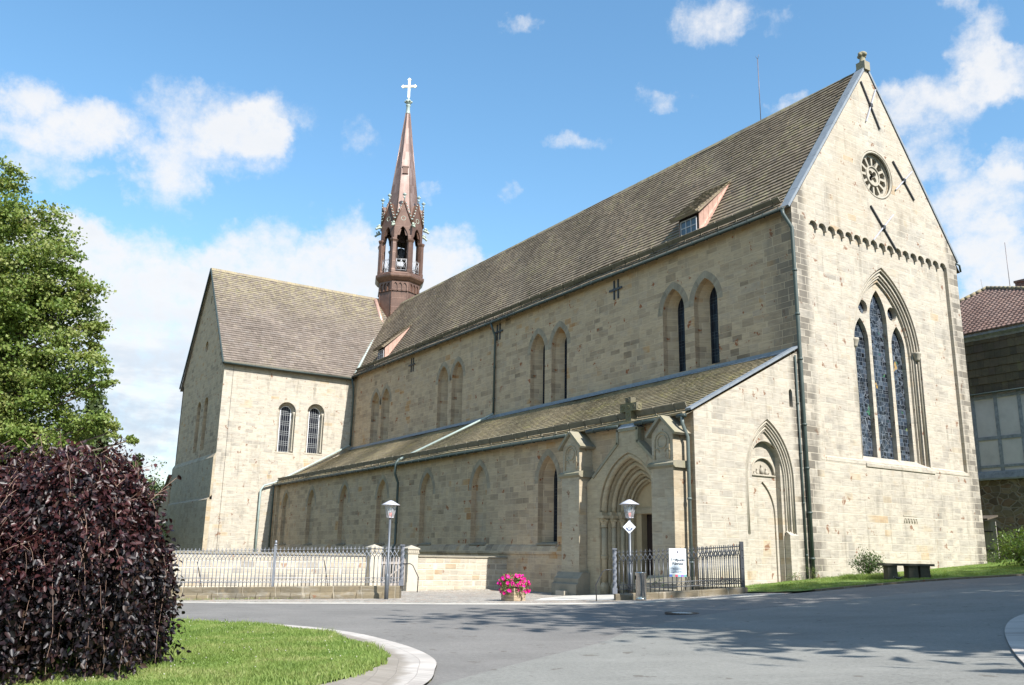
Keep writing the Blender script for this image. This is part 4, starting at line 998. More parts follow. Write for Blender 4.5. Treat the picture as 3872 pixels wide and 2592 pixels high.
# --- downpipes, ties, antenna
def pipes():
    def pipe(path, r=.075, nm='downpipe', mat='pipe', rings=True):
        k = MB(); k.tube(path, r, 8)
        if rings:
            for a, b_ in zip(path[:-1], path[1:]):
                d, L = vec(a, b_)
                if L < 2: continue
                n = int(L/2.0)
                for i in range(1, n+1):
                    c = np.array(a)+d*(L*i/(n+.5)); k.tube([c-d*.04, c+d*.04], r*1.3, 8)
        return k.build(nm, mat, church)
    yp = YN-.10
    pipe([(-.12, YN-.46, HE-.28), (-.10, YN-.44, HE-.5), (.06, yp, HE-1.1), (.10, yp, 9), (.10, yp, gz(.1, yp)-.1)], .085)
    pipe([(.07, yp-.30, HT-.3), (.07, yp-.30, gz(0, YN)-.1)], .04, rings=True)
    pipe([(-24.73, YN-.46, HE-.3), (-24.73, YN-.3, HE-.75), (-24.73, YN-.12, HE-1.15), (-24.73, YN-.12, HT+.22)], .075)
    s = .517
    pipe([(-24.73, YN-.15, HT+.25), (-24.9, YN-.5, HT+.02), (-24.9, -.25, HA+.12)], .075, mat='verdigris', rings=False)
    pipe([(-24.9, -.30, HA+.12), (-24.95, -.48, HA-.1), (-25.0, -.50, HA-.75), (-25.1, -.22, HA-1.3), (-25.1, -.22, 2.2), (-25.1, -.36, 1.9), (-25.1, -.30, -.1)], .08)
    pipe([(XT+.45, YN-.5, HET-.26), (XT+.40, YN-.30, HET-1.0), (XT+.30, YN-.2, HET-1.8), (XT+.30, YN-.2, HT+.3)], .085)
    pipe([(XT+.30, YN-.3, HT+.32), (XT+.30, .1, HA+.24), (XT+.32, -.35, HA+.02), (XT+.32, -1.15, HA-.25), (XT+.28, -1.4, HA-.6), (XT+.24, -1.42, 0)], .085, mat='verdigris', rings=False)
    pipe([(XT+.55, -.42, HA-.25), (XT+.5, -.40, HA-.6), (XT+.5, -.40, 0)], .08)
    pipe([(-.18, -.42, HA-.22), (-.18, -.42, HA-.5), (-.16, -.18, HA-1.0), (-.16, -.18, gz(-.2, -.2)-.1)], .075, mat='pipe_pale')
    pipe([(.05, YS-.05, HE-.2), (.05, YS+.25, HE-.25), (.05, YS+.3, HE-.6)], .05, rings=False)
    for (x, z) in ((-37.24, 16.13), (-24.45, 16.2), (-12.15, 16.14)):
        k = MB()
        for dxx in (-.17, .17): k.box(x+dxx-.05, x+dxx+.05, YN-.06, YN+.01, z-.55, z+.55)
        k.box(x-.55, x+.55, YN-.10, YN-.061, z-.06, z+.06); k.build('iron_tie', 'iron', church)
    k = MB(); k.tube([(-6.87, YM, HR-.1), (-6.87, YM, HR+4.0)], .022, 5); k.tube([(-6.87, YM, HR+4.0), (-7.0, YM, HR+4.25)], .012, 4); k.tube([(-6.87, YM, HR+4.0), (-6.75, YM, HR+4.25)], .012, 4)
    k.build('lightning_rod', 'rod', church)
pipes()

# --- ridge turret
TX, TY = -55.2, 13.3
def turret():
    A0 = -math.atan2(CAM[1]-TY, -(CAM[0]-TX))   # only to name which way a face looks; octagon is square to the church
    def ring(r, z, ph=0.0): return [(TX+r*math.cos(ph+i*math.pi/4), TY+r*math.sin(ph+i*math.pi/4), z) for i in range(8)]
    def loft(k, rs):
        V = []; Fc = []
        for r, z in rs: V += ring(r, z)
        for i in range(len(rs)-1):
            for j in range(8): Fc.append((i*8+j, i*8+(j+1) % 8, (i+1)*8+(j+1) % 8, (i+1)*8+j))
        Fc += [tuple(range(7, -1, -1)), tuple((len(rs)-1)*8+j for j in range(8))]; k.add(V, Fc)
    k = MB(); loft(k, [(2.12, 22.0), (2.12, 28.35)]); base = k.build('ridge_turret', 'brown_copper', church)
    def face_frames():
        for i in range(8):
            a = math.pi/8+i*math.pi/4; n = np.array((math.cos(a), math.sin(a), 0)); u = np.array((-n[1], n[0], 0))
            yield i, n, u
    ap = math.cos(math.pi/8)
    # blind arcade under the deck
    k = MB()
    for i, n, u in face_frames():
        fr = lambda uu, v, w, n=n, u=u: tuple(np.array((TX, TY, v))+n*(2.12*ap+w)+u*uu)
        half = 2.12*math.sin(math.pi/8); hs = []
        for q in range(3):
            c = -half+.12+(half*2-.24)*(q+.5)/3; hs.append((pointed(c, .20, 27.35, 27.85, 28.22, 5), .10))
        k.panel([(-half-.03, 27.33), (half+.03, 27.33), (half+.03, 28.4), (-half-.03, 28.4)], [(h[0], .10) for h in hs], fr, .10)
        for q in range(4): k.ball(fr(-half+.12+(half*2-.24)*q/3, 27.38, .10), .07, 6, 4)
        k.prism([(half-.06, 24.5), (half+.02, 24.5), (half+.02, 27.35), (half-.06, 27.35)], fr, 0, .06)
    k.build('blind_arcade', 'brown_copper', base)
    k = MB(); loft(k, [(2.15, 28.3), (2.38, 28.45), (2.62, 28.72), (2.66, 28.85), (2.66, 29.05), (2.50, 29.18), (2.45, 29.30)]); k.build('gallery', 'brown_copper', base)
    # lantern: pierced faces and corner piers
    k = MB(); RL = 2.28; half = RL*math.sin(math.pi/8)
    for i, n, u in face_frames():
        fr = lambda uu, v, w, n=n, u=u: tuple(np.array((TX, TY, v))+n*(RL*ap+w)+u*uu)
        arch = pointed(0, .56, 29.3, 32.95, 34.25, 8)
        k.panel([(-half, 29.25), (half, 29.25), (half, 34.7), (0, 36.85), (-half, 34.7)], [(arch, .38), (circle(0, 35.1, .24, 14), .2)], fr, 0)
        k.panel([(-half*.8, 29.25), (half*.8, 29.25), (half*.8, 34.7), (-half*.8, 34.7)], [(arch, 0)], fr, -.38)
        # trefoil head
        k.prism([(-.56, 33.3), (-.30, 33.3), (-.16, 33.9), (-.30, 34.1)], fr, -.22, -.12); k.prism([(.56, 33.3), (.30, 33.3), (.16, 33.9), (.30, 34.1)], fr, -.22, -.12)
    ln = k.build('lantern', 'brown_copper', base)
    for i in range(8):
        k = MB(); a = i*math.pi/4; c = np.array((TX+2.16*math.cos(a), TY+2.16*math.sin(a), 0))
        k.lathe(c, [(.36, 29.25), (.36, 29.5), (.31, 29.6), (.31, 32.5), (.36, 32.6), (.41, 32.72), (.41, 32.82), (.31, 32.9)], 6, smooth=False, rot=a)
        k.build('corner_pier', 'brown_copper', base)
    k = MB(); loft(k, [(1.85, 29.2), (1.85, 29.26)]); k.build('lantern_floor', 'door_wood', base); k = MB(); loft(k, [(1.9, 34.3), (1.9, 34.4)]); k.build('lantern_ceiling', 'door_wood', base)
    # bell hung inside
    k = MB(); k.lathe((TX, TY, 31.3), [(.74, 0), (.66, .15), (.50, .5), (.43, .95), (.3, 1.15), (.06, 1.2), (.05, 2.9)], 12); k.build('bell', 'iron', base)
    k = MB()
    for i in range(4): a = math.pi/8+i*math.pi/2; k.box(TX+.8*math.cos(a)-.16, TX+.8*math.cos(a)+.16, TY+.8*math.sin(a)-.16, TY+.8*math.sin(a)+.16, 29.26, 34.3)
    k.box(TX-.75, TX+.75, TY-.75, TY+.75, 32.9, 34.29); k.box(TX-.85, TX+.85, TY-.85, TY+.85, 29.27, 30.3); k.build('bell_frame', 'door_wood', base)
    # balustrades
    for i, n, u in face_frames():
        k = MB(); fr = lambda uu, v, w, n=n, u=u: tuple(np.array((TX, TY, v))+n*(RL*ap-.05+w)+u*uu); h = .52
        for z_ in (29.55, 30.62, 30.72): k.tube([fr(-h-.1, z_, 0), fr(h+.1, z_, 0)], .024, 4)
        for uu in (-h, 0, h): k.tube([fr(uu, 29.4, 0), fr(uu, 30.72, 0)], .024, 4)
        for s in (-1, 1):
            c = s*h/2
            k.tube([fr(c-h/2, 29.6, 0), fr(c+h/2, 30.6, 0)], .02, 4); k.tube([fr(c+h/2, 29.6, 0), fr(c-h/2, 30.6, 0)], .02, 4)
            k.tube([fr(c, 29.75, 0), fr(c+.14, 30.1, 0), fr(c, 30.45, 0), fr(c-.14, 30.1, 0)], .02, 4, closed=True)
        k.build('balustrade', 'pale_iron', base)
    # gablet copings, crockets, rosettes, finials, gargoyles
    k = MB(); cr = MB(); ro = MB()
    for i, n, u in face_frames():
        gg = MB()
        fr = lambda uu, v, w, n=n, u=u: tuple(np.array((TX, TY, v))+n*(RL*ap+w)+u*uu)
        for s in (-1, 1):
            a = np.array(fr(s*(half+.02), 34.6, .03)); e = np.array(fr(0, 37.0, .03)); k.tube([a, e], .085, 5)
            for q in range(1, 7): p = a+(e-a)*q/7; cr.ball(p+n*.02+np.array((0, 0, .12))+u*s*.08, .085, 5, 4)
        k.prism([(-half-.0, 34.65), (half, 34.65), (0, 36.95)], fr, -1.1, -.02)
        cr.lathe(fr(0, 36.95, .03), [(.05, 0), (.05, .35), (.14, .42), (.05, .5), (.05, .6), (.20, .72), (.22, .80), (.06, .82), (.01, 1.05)], 8)
        ro.tube([fr(x_, y_, -.02) for x_, y_ in circle(0, 35.1, .23, 14)], .035, 4, closed=True)
        for q in range(6):
            a_ = q*math.pi/3; ro.tube([fr(0, 35.1, -.05), fr(.2*math.cos(a_), 35.1+.2*math.sin(a_), -.05)], .035, 4)
        a_ = i*math.pi/4; dn = np.array((math.cos(a_), math.sin(a_), 0)); c = np.array((TX, TY, 34.3))+dn*2.35
        gg.tube([c, c+dn*.22+np.array((0, 0, -.02)), c+dn*.42+np.array((0, 0, -.14)), c+dn*.58+np.array((0, 0, -.32))], .1, 6, radii=[.12, .16, .11, .08])
        gg.ball(c+dn*.55+np.array((0, 0, -.22)), .12, 6, 5); gg.ball(c+dn*.22+np.array((0, 0, .2)), .13, 6, 5)
        for sd in (-1, 1): gg.tube([c+dn*.4, c+dn*.42+np.array((-dn[1], dn[0], 0))*sd*.18+np.array((0, 0, .14))], .05, 5)
        gg.build('gargoyle', 'pale_verd', base)
    k.build('gablet', 'brown_copper', base); cr.build('crocket', 'verdigris', base); ro.build('rosette', 'pale_verd', base)
    # spire of copper sheets
    k = MB(); z0, z1, r0, r1 = 35.4, 48.0, 1.82, .24
    nz = 13
    for i in range(8):
        a, b_ = i*math.pi/4, (i+1)*math.pi/4
        for j in range(nz):
            za, zb = z0+(z1-z0)*j/nz, z0+(z1-z0)*(j+1)/nz; ra, rb = r0+(r1-r0)*j/nz, r0+(r1-r0)*(j+1)/nz
            pa = lambda r, q, z_: np.array((TX+r*(math.cos(a)*(1-q)+math.cos(b_)*q), TY+r*(math.sin(a)*(1-q)+math.sin(b_)*q), z_))
            off = .05 if j % 2 else 0
            cuts = [0, .33+off, .66-off, 1]
            for q0, q1 in zip(cuts[:-1], cuts[1:]): k.add([pa(ra, q0, za), pa(ra, q1, za), pa(rb, q1, zb), pa(rb, q0, zb)], [(0, 1, 2, 3)])
    sp = k.build('spire', 'spire_copper', base)
    k = MB()
    for i in range(8):
        a = i*math.pi/4; k.tube([(TX+r0*math.cos(a), TY+r0*math.sin(a), z0), (TX+r1*math.cos(a), TY+r1*math.sin(a), z1)], .045, 5)
    k.build('hip_roll', 'spire_copper', base)
    k = MB(); dn = np.array((math.cos(-math.pi/8), math.sin(-math.pi/8), 0)); pr = np.array((-dn[1], dn[0], 0))
    for (zz, hw, th) in ((41.3, .33, .05), (40.5, .30, .03)):
        r = (r0+(r1-r0)*(zz-z0)/(z1-z0))*ap; k.obox(np.array((TX, TY, zz))+dn*(r+.05), pr, dn, (0, 0, 1), hw, .08, th)
    r = (r0+(r1-r0)*(40.9-z0)/(z1-z0))*ap; k.obox(np.array((TX, TY, 40.9))+dn*(r+.0), pr, dn, (0, 0, 1), .27, .05, .38); k.build('spire_hatch', 'brown_copper', base)
    k = MB(); k.lathe((TX, TY, 47.9), [(.27, 0), (.25, .1), (.19, .9), (.26, 1.0), (.26, 1.08), (.16, 1.15), (.16, 1.25), (.34, 1.38), (.36, 1.5), (.2, 1.6), (.12, 1.75), (.1, 1.95)], 10)
    for q in range(6): k.ball((TX+.33*math.cos(q*math.pi/3), TY+.33*math.sin(q*math.pi/3), 49.38), .13, 6, 5)
    k.build('spire_knob', 'verdigris', base)
    # gilded cross, arms along the nave's cross axis
    k = MB(); zc = 51.25; d = np.array((.62, .785, 0)); nn = np.array((d[1], -d[0], 0))
    k.obox((TX, TY, 49.85), d, nn, (0, 0, 1), .06, .06, .25)
    k.obox((TX, TY, 50.95), d, nn, (0, 0, 1), .12, .07, 1.05); k.obox(np.array((TX, TY, zc)), d, nn, (0, 0, 1), .64, .07, .12)
    for e in (d*.66, -d*.66, np.array((0, 0, .80))):
        c = np.array((TX, TY, zc))+e; ax = e/np.linalg.norm(e); si = np.cross(ax, nn)
        k.add([c-si*.22-nn*.07, c+ax*.22-nn*.07, c+si*.22-nn*.07, c-ax*.2-nn*.07, c-si*.22+nn*.07, c+ax*.22+nn*.07, c+si*.22+nn*.07, c-ax*.2+nn*.07], [(0, 1, 2, 3), (7, 6, 5, 4), (0, 4, 5, 1), (1, 5, 6, 2), (2, 6, 7, 3), (3, 7, 4, 0)])
    k.build('gilded_cross', 'gold', base)
    # copper skirt flashing at the roof junction
    k = MB(); k.tube([(TX+2.3, TY-.4, 25.6), (TX+1.9, TY-2.3, 23.0)], .16, 5); k.tube([(TX-.3, TY-2.4, 26.6), (TX+1.9, TY-2.3, 23.0)], .22, 5); k.build('flashing', 'copper', base)
turret()

# ------------------------------------------------------------------ HOUSE behind the church on the right
def house():
    H = thing('house', (0, 32, 1.6), 'old house with red hip roof and tile-hung upper storey behind the church', 'house')
    Y0 = 30.0; x0, x1, zg = -16.0, 5.6, 1.0; F = frY(Y0)
    k = MB(); k.box(x0+.1, x1-.05, Y0+.05, Y0+10, zg, 6.7); k.build('stone_wall', 'rubble', H)
    # lime washed infill between grey timbers
    k = MB(); k.box(x0+.1, x1-.1, Y0-.0, Y0+10, 6.72, 11.9); k.build('plaster_wall', 'plaster', H)
    k = MB()
    for z in (9.15, 11.7): k.box(x0, x1, Y0-.05, Y0+.02, z-.10, z+.10)
    k.box(x0, x1, Y0-.05, Y0+.02, 7.35, 7.5)
    x = x0+.2
    while x < x1: k.box(x-.10, x+.10, Y0-.048, Y0+.02, 6.9, 12); x += 1.42
    k.build('timber_frame', 'timber_grey', H)
    k = MB(); k.prism([(0, 7.15), (.10, 7.1), (.22, 6.72), (.20, 6.62), (0, 6.62)], lambda u, v, w: (w, Y0-u, v), x0, x1); k.build('drip_board', 'timber_grey', H)
    # tile-hung storey
    k = MB(); k.box(x0+.1, x1-.1, Y0-.16, Y0+10, 11.97, 15.5); b = k.build('upper_wall', 'door_wood', H)
    k = MB(); o = np.array((x0, Y0-.30, 11.95)); d, l = vec((0, Y0-.34, 11.95), (0, Y0-.20, 15.2))
    rg = np.random.default_rng(5); c = .52
    for j in range(7):
        x = x0-rg.random()*.5; z = 11.95+j*c
        while x < x1:
            w = .48*(.7+.6*rg.random()); y = Y0-.21-.01*rg.random(); dz = .012*rg.standard_normal()
            k.add([(x, y-.05, z+dz), (x+w-.01, y-.05, z+dz*.5), (x+w-.01, y+.0, z+c+.08), (x, y+.0, z+c+.08), (x, y, z+dz), (x+w-.01, y, z+dz)], [(0, 1, 2, 3), (4, 5, 1, 0)]); x += w
    k.build('hung_tiles', 'hung_tile', b, recalc=False)
    k = MB(); k.tube([(x0, Y0-.34, 11.9), (x1, Y0-.34, 11.9)], .05, 6); k.build('gutter', 'pipe_pale', b)
    # cornice and roof: the hipped end faces the churchyard
    k = MB(); k.prism([(0, 15.72), (.55, 15.72), (.55, 15.55), (.45, 15.5), (.3, 15.42), (.22, 15.25), (0, 15.25)], lambda u, v, w: (w, Y0-u, v), x0, x1); k.build('cornice', 'timber_grey', H)
    E0 = Y0-.65; ze = 15.74; apx = np.array((-6.8, 34.98, 20.08)); cl = np.array((-14.0, E0, ze)); cr_ = np.array((6.1, E0, ze))
    pl = lambda y: ze+(apx[2]-ze)*(y-E0)/(apx[1]-E0)
    k = MB(); k.add([cl, cr_, apx, (cr_[0], 48, ze), (cl[0], 48, ze), (apx[0], 44, apx[2])], [(0, 1, 2), (1, 3, 5, 2), (4, 0, 2, 5)]); rf = k.build('roof', 'red_tile', H)
    # pantiles: rows of curved tiles
    k = MB(); upv = np.array((0, apx[1]-E0, apx[2]-ze)); S = np.linalg.norm(upv); upv /= S; nr = np.cross((1, 0, 0), upv); cw, ch = .30, .34
    for j in range(int(S/ch)+1):
        f = (j*ch)/S
        xl = cl[0]+(apx[0]-cl[0])*f; xr = cr_[0]+(apx[0]-cr_[0])*f
        i = math.ceil(max(xl, -12)/cw)
        while i*cw+cw < xr:
            o = np.array((i*cw, E0, ze))+upv*j*ch; jt = rg.random()*.012; V = []
            for q in range(6):
                a = q/5; hgt = .045*math.sin(math.pi*min(1, a*1.45)) if a < .69 else -.03*math.sin(math.pi*(a-.69)/.31)
                V += [o+np.array((a*cw, 0, 0))+nr*(hgt+.055+jt), o+np.array((a*cw, 0, 0))+nr*(hgt*.8+.025)+upv*ch*1.04]
            V += [o+np.array((q/5*cw, 0, 0))+nr*.0 for q in range(6)]
            k.add(V, [(q*2, q*2+2, q*2+3, q*2+1) for q in range(5)]+[(12+q, 13+q, q*2+2, q*2) for q in range(5)], True); i += 1
    k.build('pantiles', 'red_tile', rf, recalc=False)
    k = MB()
    for e in (cl, cr_):
        d, L = vec(e, apx); n = int(L/.4)
        for i in range(n):
            c = e+d*(i+.5)*L/n; k.tube([c-d*.21+(0, 0, .08), c+d*.2+(0, 0, .11)], .13, 8)
    k.build('hip_tiles', 'aisle_tiles', rf)
    k = MB(); k.box(-5.4, -4.2, 36, 36.9, 18.4, 20.35); k.box(-5.46, -4.14, 35.94, 36.96, 20.35, 20.5); k.build('chimney', 'brick_dark', rf)
    k = MB(); k.tube([(-5.75, 36, 19.2), (-5.75, 36, 23.4)], .022, 5); k.build('mast', 'rod', rf)
    k = MB(); k.tube([(-7.1, 35, 20.1), (-7.15, 35, 20.9)], .01, 4); k.build('mast', 'rod', rf)
house()

# weathered plank door leaning in the gap beside the church
k = MB(); y0 = YS+1.0; P = thing('plank_gate', (-1.6, 21.0, 1.7), 'silvery upright plank gate in the gap right of the church corner', 'gate')
for i in range(5):
    x = -1.9+i*.315; k.box(x, x+.295, 21.0, 21.05, 1.6, 3.72+.03*(i % 2))
k.build('board_panel', 'old_wood', P)
k = MB(); k.box(-1.9, -.5, 20.96, 21.0, 2.3, 2.36); k.box(-1.9, -.5, 20.96, 21.0, 3.2, 3.26); k.build('strap_hinge', 'iron', P)
k = MB(); k.prism([(20.5, 3.78), (21.5, 3.98), (21.5, 4.06), (20.5, 3.86)], lambda u, v, w: (w, u, v), -2.6, -.45); k.build('cover_board', 'bark', P)

# ------------------------------------------------------------------ GROUND SHEETS
def sheet(name, outline, step, dz, mat, uvw=None):
    V = [Vector(p) for p in outline]; n = len(V); E = [(i, (i+1) % n) for i in range(n)]
    xs = [p[0] for p in outline]; ys = [p[1] for p in outline]
    x = min(xs)+step*.37
    while x < max(xs):
        y = min(ys)+step*.41
        while y < max(ys):
            if inside((x, y), outline): V.append(Vector((x, y)))
            y += step
        x += step
    r = delaunay_2d_cdt(V, E, [], 1, 1e-4); vo = r[0]
    fs = [tuple(f) for f in r[2] if inside(sum((vo[i] for i in f), Vector((0, 0)))/3, outline)]
    b = MB(); b.add([(p.x, p.y, gz(p.x, p.y)+dz) for p in vo], fs, True); o = b.build(name, mat, None)
    return o
def smooth(pts, n=4):
    out = []
    for i in range(len(pts)-1):
        p0 = pts[max(0, i-1)]; p1 = pts[i]; p2 = pts[i+1]; p3 = pts[min(len(pts)-1, i+2)]
        for k_ in range(n):
            t_ = k_/n; out.append(tuple(.5*((2*p1[a])+(-p0[a]+p2[a])*t_+(2*p0[a]-5*p1[a]+4*p2[a]-p3[a])*t_*t_+(-p0[a]+3*p1[a]-3*p2[a]+p3[a])*t_**3) for a in (0, 1)))
    return out+[tuple(pts[-1])]
# far ground out to the horizon
gx = np.concatenate([np.linspace(-1400, -130, 14), np.linspace(-120, 60, 121), np.linspace(70, 600, 12)]); gy = np.concatenate([np.linspace(-700, -60, 12), np.linspace(-55, 70, 84), np.linspace(80, 1200, 14)])
GX, GY = np.meshgrid(gx, gy); GZ = g(GX, GY)-.07; nx_, ny_ = len(gx), len(gy)
Fc = [(j*nx_+i, j*nx_+i+1, (j+1)*nx_+i+1, (j+1)*nx_+i) for j in range(ny_-1) for i in range(nx_-1)]
structure(raw('ground', np.stack([GX, GY, GZ], -1), Fc, 'soil', smooth=True))
road_far = smooth([(-40, -32), (-24, -26.5), (-14, -20.5), (-9.3, -17.0), (-6.4, -15.0), (-3.2, -12.2), (-.4, -9.7), (2.0, -6.9), (3.45, -4.9), (4.5, -2.9), (5.1, -1.4)])
verge_e = smooth([(5.1, -1.4), (5.45, .2), (5.72, 2.2), (5.9, 4.4), (6.2, 6.65), (6.9, 9.0), (7.8, 12), (9.2, 17), (12, 25), (17, 36)])
isl = smooth([(16.6, -1.0), (15.25, -4.2), (14.95, -5.8), (15.25, -7.3), (16.0, -9.0), (16.95, -10.7), (17.75, -12.0), (18.6, -13.3), (19.6, -15.0), (21.5, -18.5)])
band_o = smooth([(-22, -38), (-9, -27.3), (-3, -22.3), (.2, -19.7), (2.5, -17.95), (4.8, -16.98), (7.4, -16.68), (9.72, -16.9), (11.29, -17.2), (12.58, -17.62), (13.5, -18.12), (14.5, -18.75), (15.6, -19.8), (16.6, -21.3), (17.6, -24.5), (18.5, -30)])
band_i = smooth([(-22, -38.6), (-9, -27.8), (-3, -22.8), (.0, -20.1), (2.2, -18.40), (4.4, -17.50), (6.5, -17.22), (8.95, -17.38), (10.7, -17.72), (11.8, -18.05), (12.6, -18.5), (13.3, -19.05), (13.95, -19.85), (14.6, -21.3), (15.4, -24.5), (16.2, -30)])
road = road_far+verge_e[1:]+[(30, 36), (40, 10), (34, -40), (18.5, -40)]+list(reversed(band_o))+[(-40, -38)]
structure(sheet('road', road, .9, -.012, 'asphalt'))
# paler newer surfacing of the near road
pale = smooth([(15.6, -19.9), (14.6, -18.6), (13.0, -16.0), (11.9, -14.1), (10.3, -12.0), (9.25, -9.95), (8.55, -8.17), (8.5, -6.9), (8.75, -3.9), (9.4, 0), (10.2, 4)])+[(14, 8), (30, 20), (38, 0), (33, -36), (19, -36), (18.6, -30), (17.7, -24.5), (16.7, -21.4)]
structure(sheet('near_road', pale, .9, -.006, 'asphalt_pale'))
# cobbled strip between kerb line and church
cob = road_far[8:]+[(5.0, -.9), (3.2, -.9), (.2, .0), (-1.4, .3), (-5.6, .3), (-12.7, .3), (-12.7, -23), (-30, -36), (-30.0, -28.2)]
structure(sheet('cobbles', cob, .7, -.008, 'cobble'))
def strip(name, line, w, dz, mat, h=0.0, side=1):
    b = MB(); P = [np.array(p) for p in line]; L_ = []; s = 0
    for i, p in enumerate(P):
        d = P[min(i+1, len(P)-1)]-P[max(i-1, 0)]; d = d/np.linalg.norm(d); nn = np.array((-d[1], d[0]))*side; L_.append((p, p+nn*w))
    V = []
    for a, c in L_: V += [(a[0], a[1], gz(*a)+dz-h), (a[0], a[1], gz(*a)+dz), (c[0], c[1], gz(*c)+dz), (c[0], c[1], gz(*c)+dz-h)]
    n = len(L_); b.add(V, [(i*4+k_, i*4+k_+1, i*4+k_+5, i*4+k_+4) for i in range(n-1) for k_ in range(3)]); return b.build(name, mat, None)
structure(strip('kerb_line', road_far[8:], .18, .012, 'kerb', .03))
structure(strip('verge_kerb', verge_e[3:], .14, .05, 'kerb_stone', .08))
# flat stone threshold before the portal
structure(sheet('threshold', [(-6.0, -1.2), (-1.4, -.8), (.75, -4.9), (-.9, -6.7), (-2.6, -5.2), (-4.6, -3.2)], .5, -.002, 'kerb'))
# pale paver band round the near lawn, laid in rows
def band(name, outer, inner, rows, dz, mat):
    n = max(len(outer), len(inner)); V = []; U = []; Fc = []; s = 0; prev = None
    for i in range(n):
        a = np.array(outer[min(i, len(outer)-1)]); c = np.array(inner[min(i, len(inner)-1)])
        if prev is not None: s += np.linalg.norm(a-prev)
        prev = a
        for j in range(rows+1):
            p = a+(c-a)*j/rows; V.append((p[0], p[1], gz(*p)+dz)); U.append((s, np.linalg.norm(c-a)*j/rows, 0))
    for i in range(n-1):
        for j in range(rows): Fc.append((i*(rows+1)+j, i*(rows+1)+j+1, (i+1)*(rows+1)+j+1, (i+1)*(rows+1)+j))
    b = MB(); b.add(V, Fc); o = b.build(name, mat, None); at = o.data.attributes.new('uvw', 'FLOAT_VECTOR', 'POINT'); at.data.foreach_set('vector', np.array(U, np.float32).ravel()); return o
structure(band('paver_band', band_o, band_i, 4, .012, 'paver'))
isl_in = [(p[0]+2.2, p[1]+.9) for p in isl]
structure(band('side_pavement', isl, isl_in, 4, .02, 'paver'))
lawn_out = [(p[0]-.05, p[1]-.04) for p in band_i]+[(8, -34), (-20, -46)]
structure(sheet('lawn', lawn_out, .6, .02, 'lawn'))
verge = [(.02, .02)]+[(3.05, -.95)]+[(p[0]-.14, p[1]) for p in verge_e[2:]]+[(5, 36), (-3, 36), (-3, YS+.02), (0.0, YS)]
structure(sheet('grass_verge', verge, .6, .03, 'lawn'))

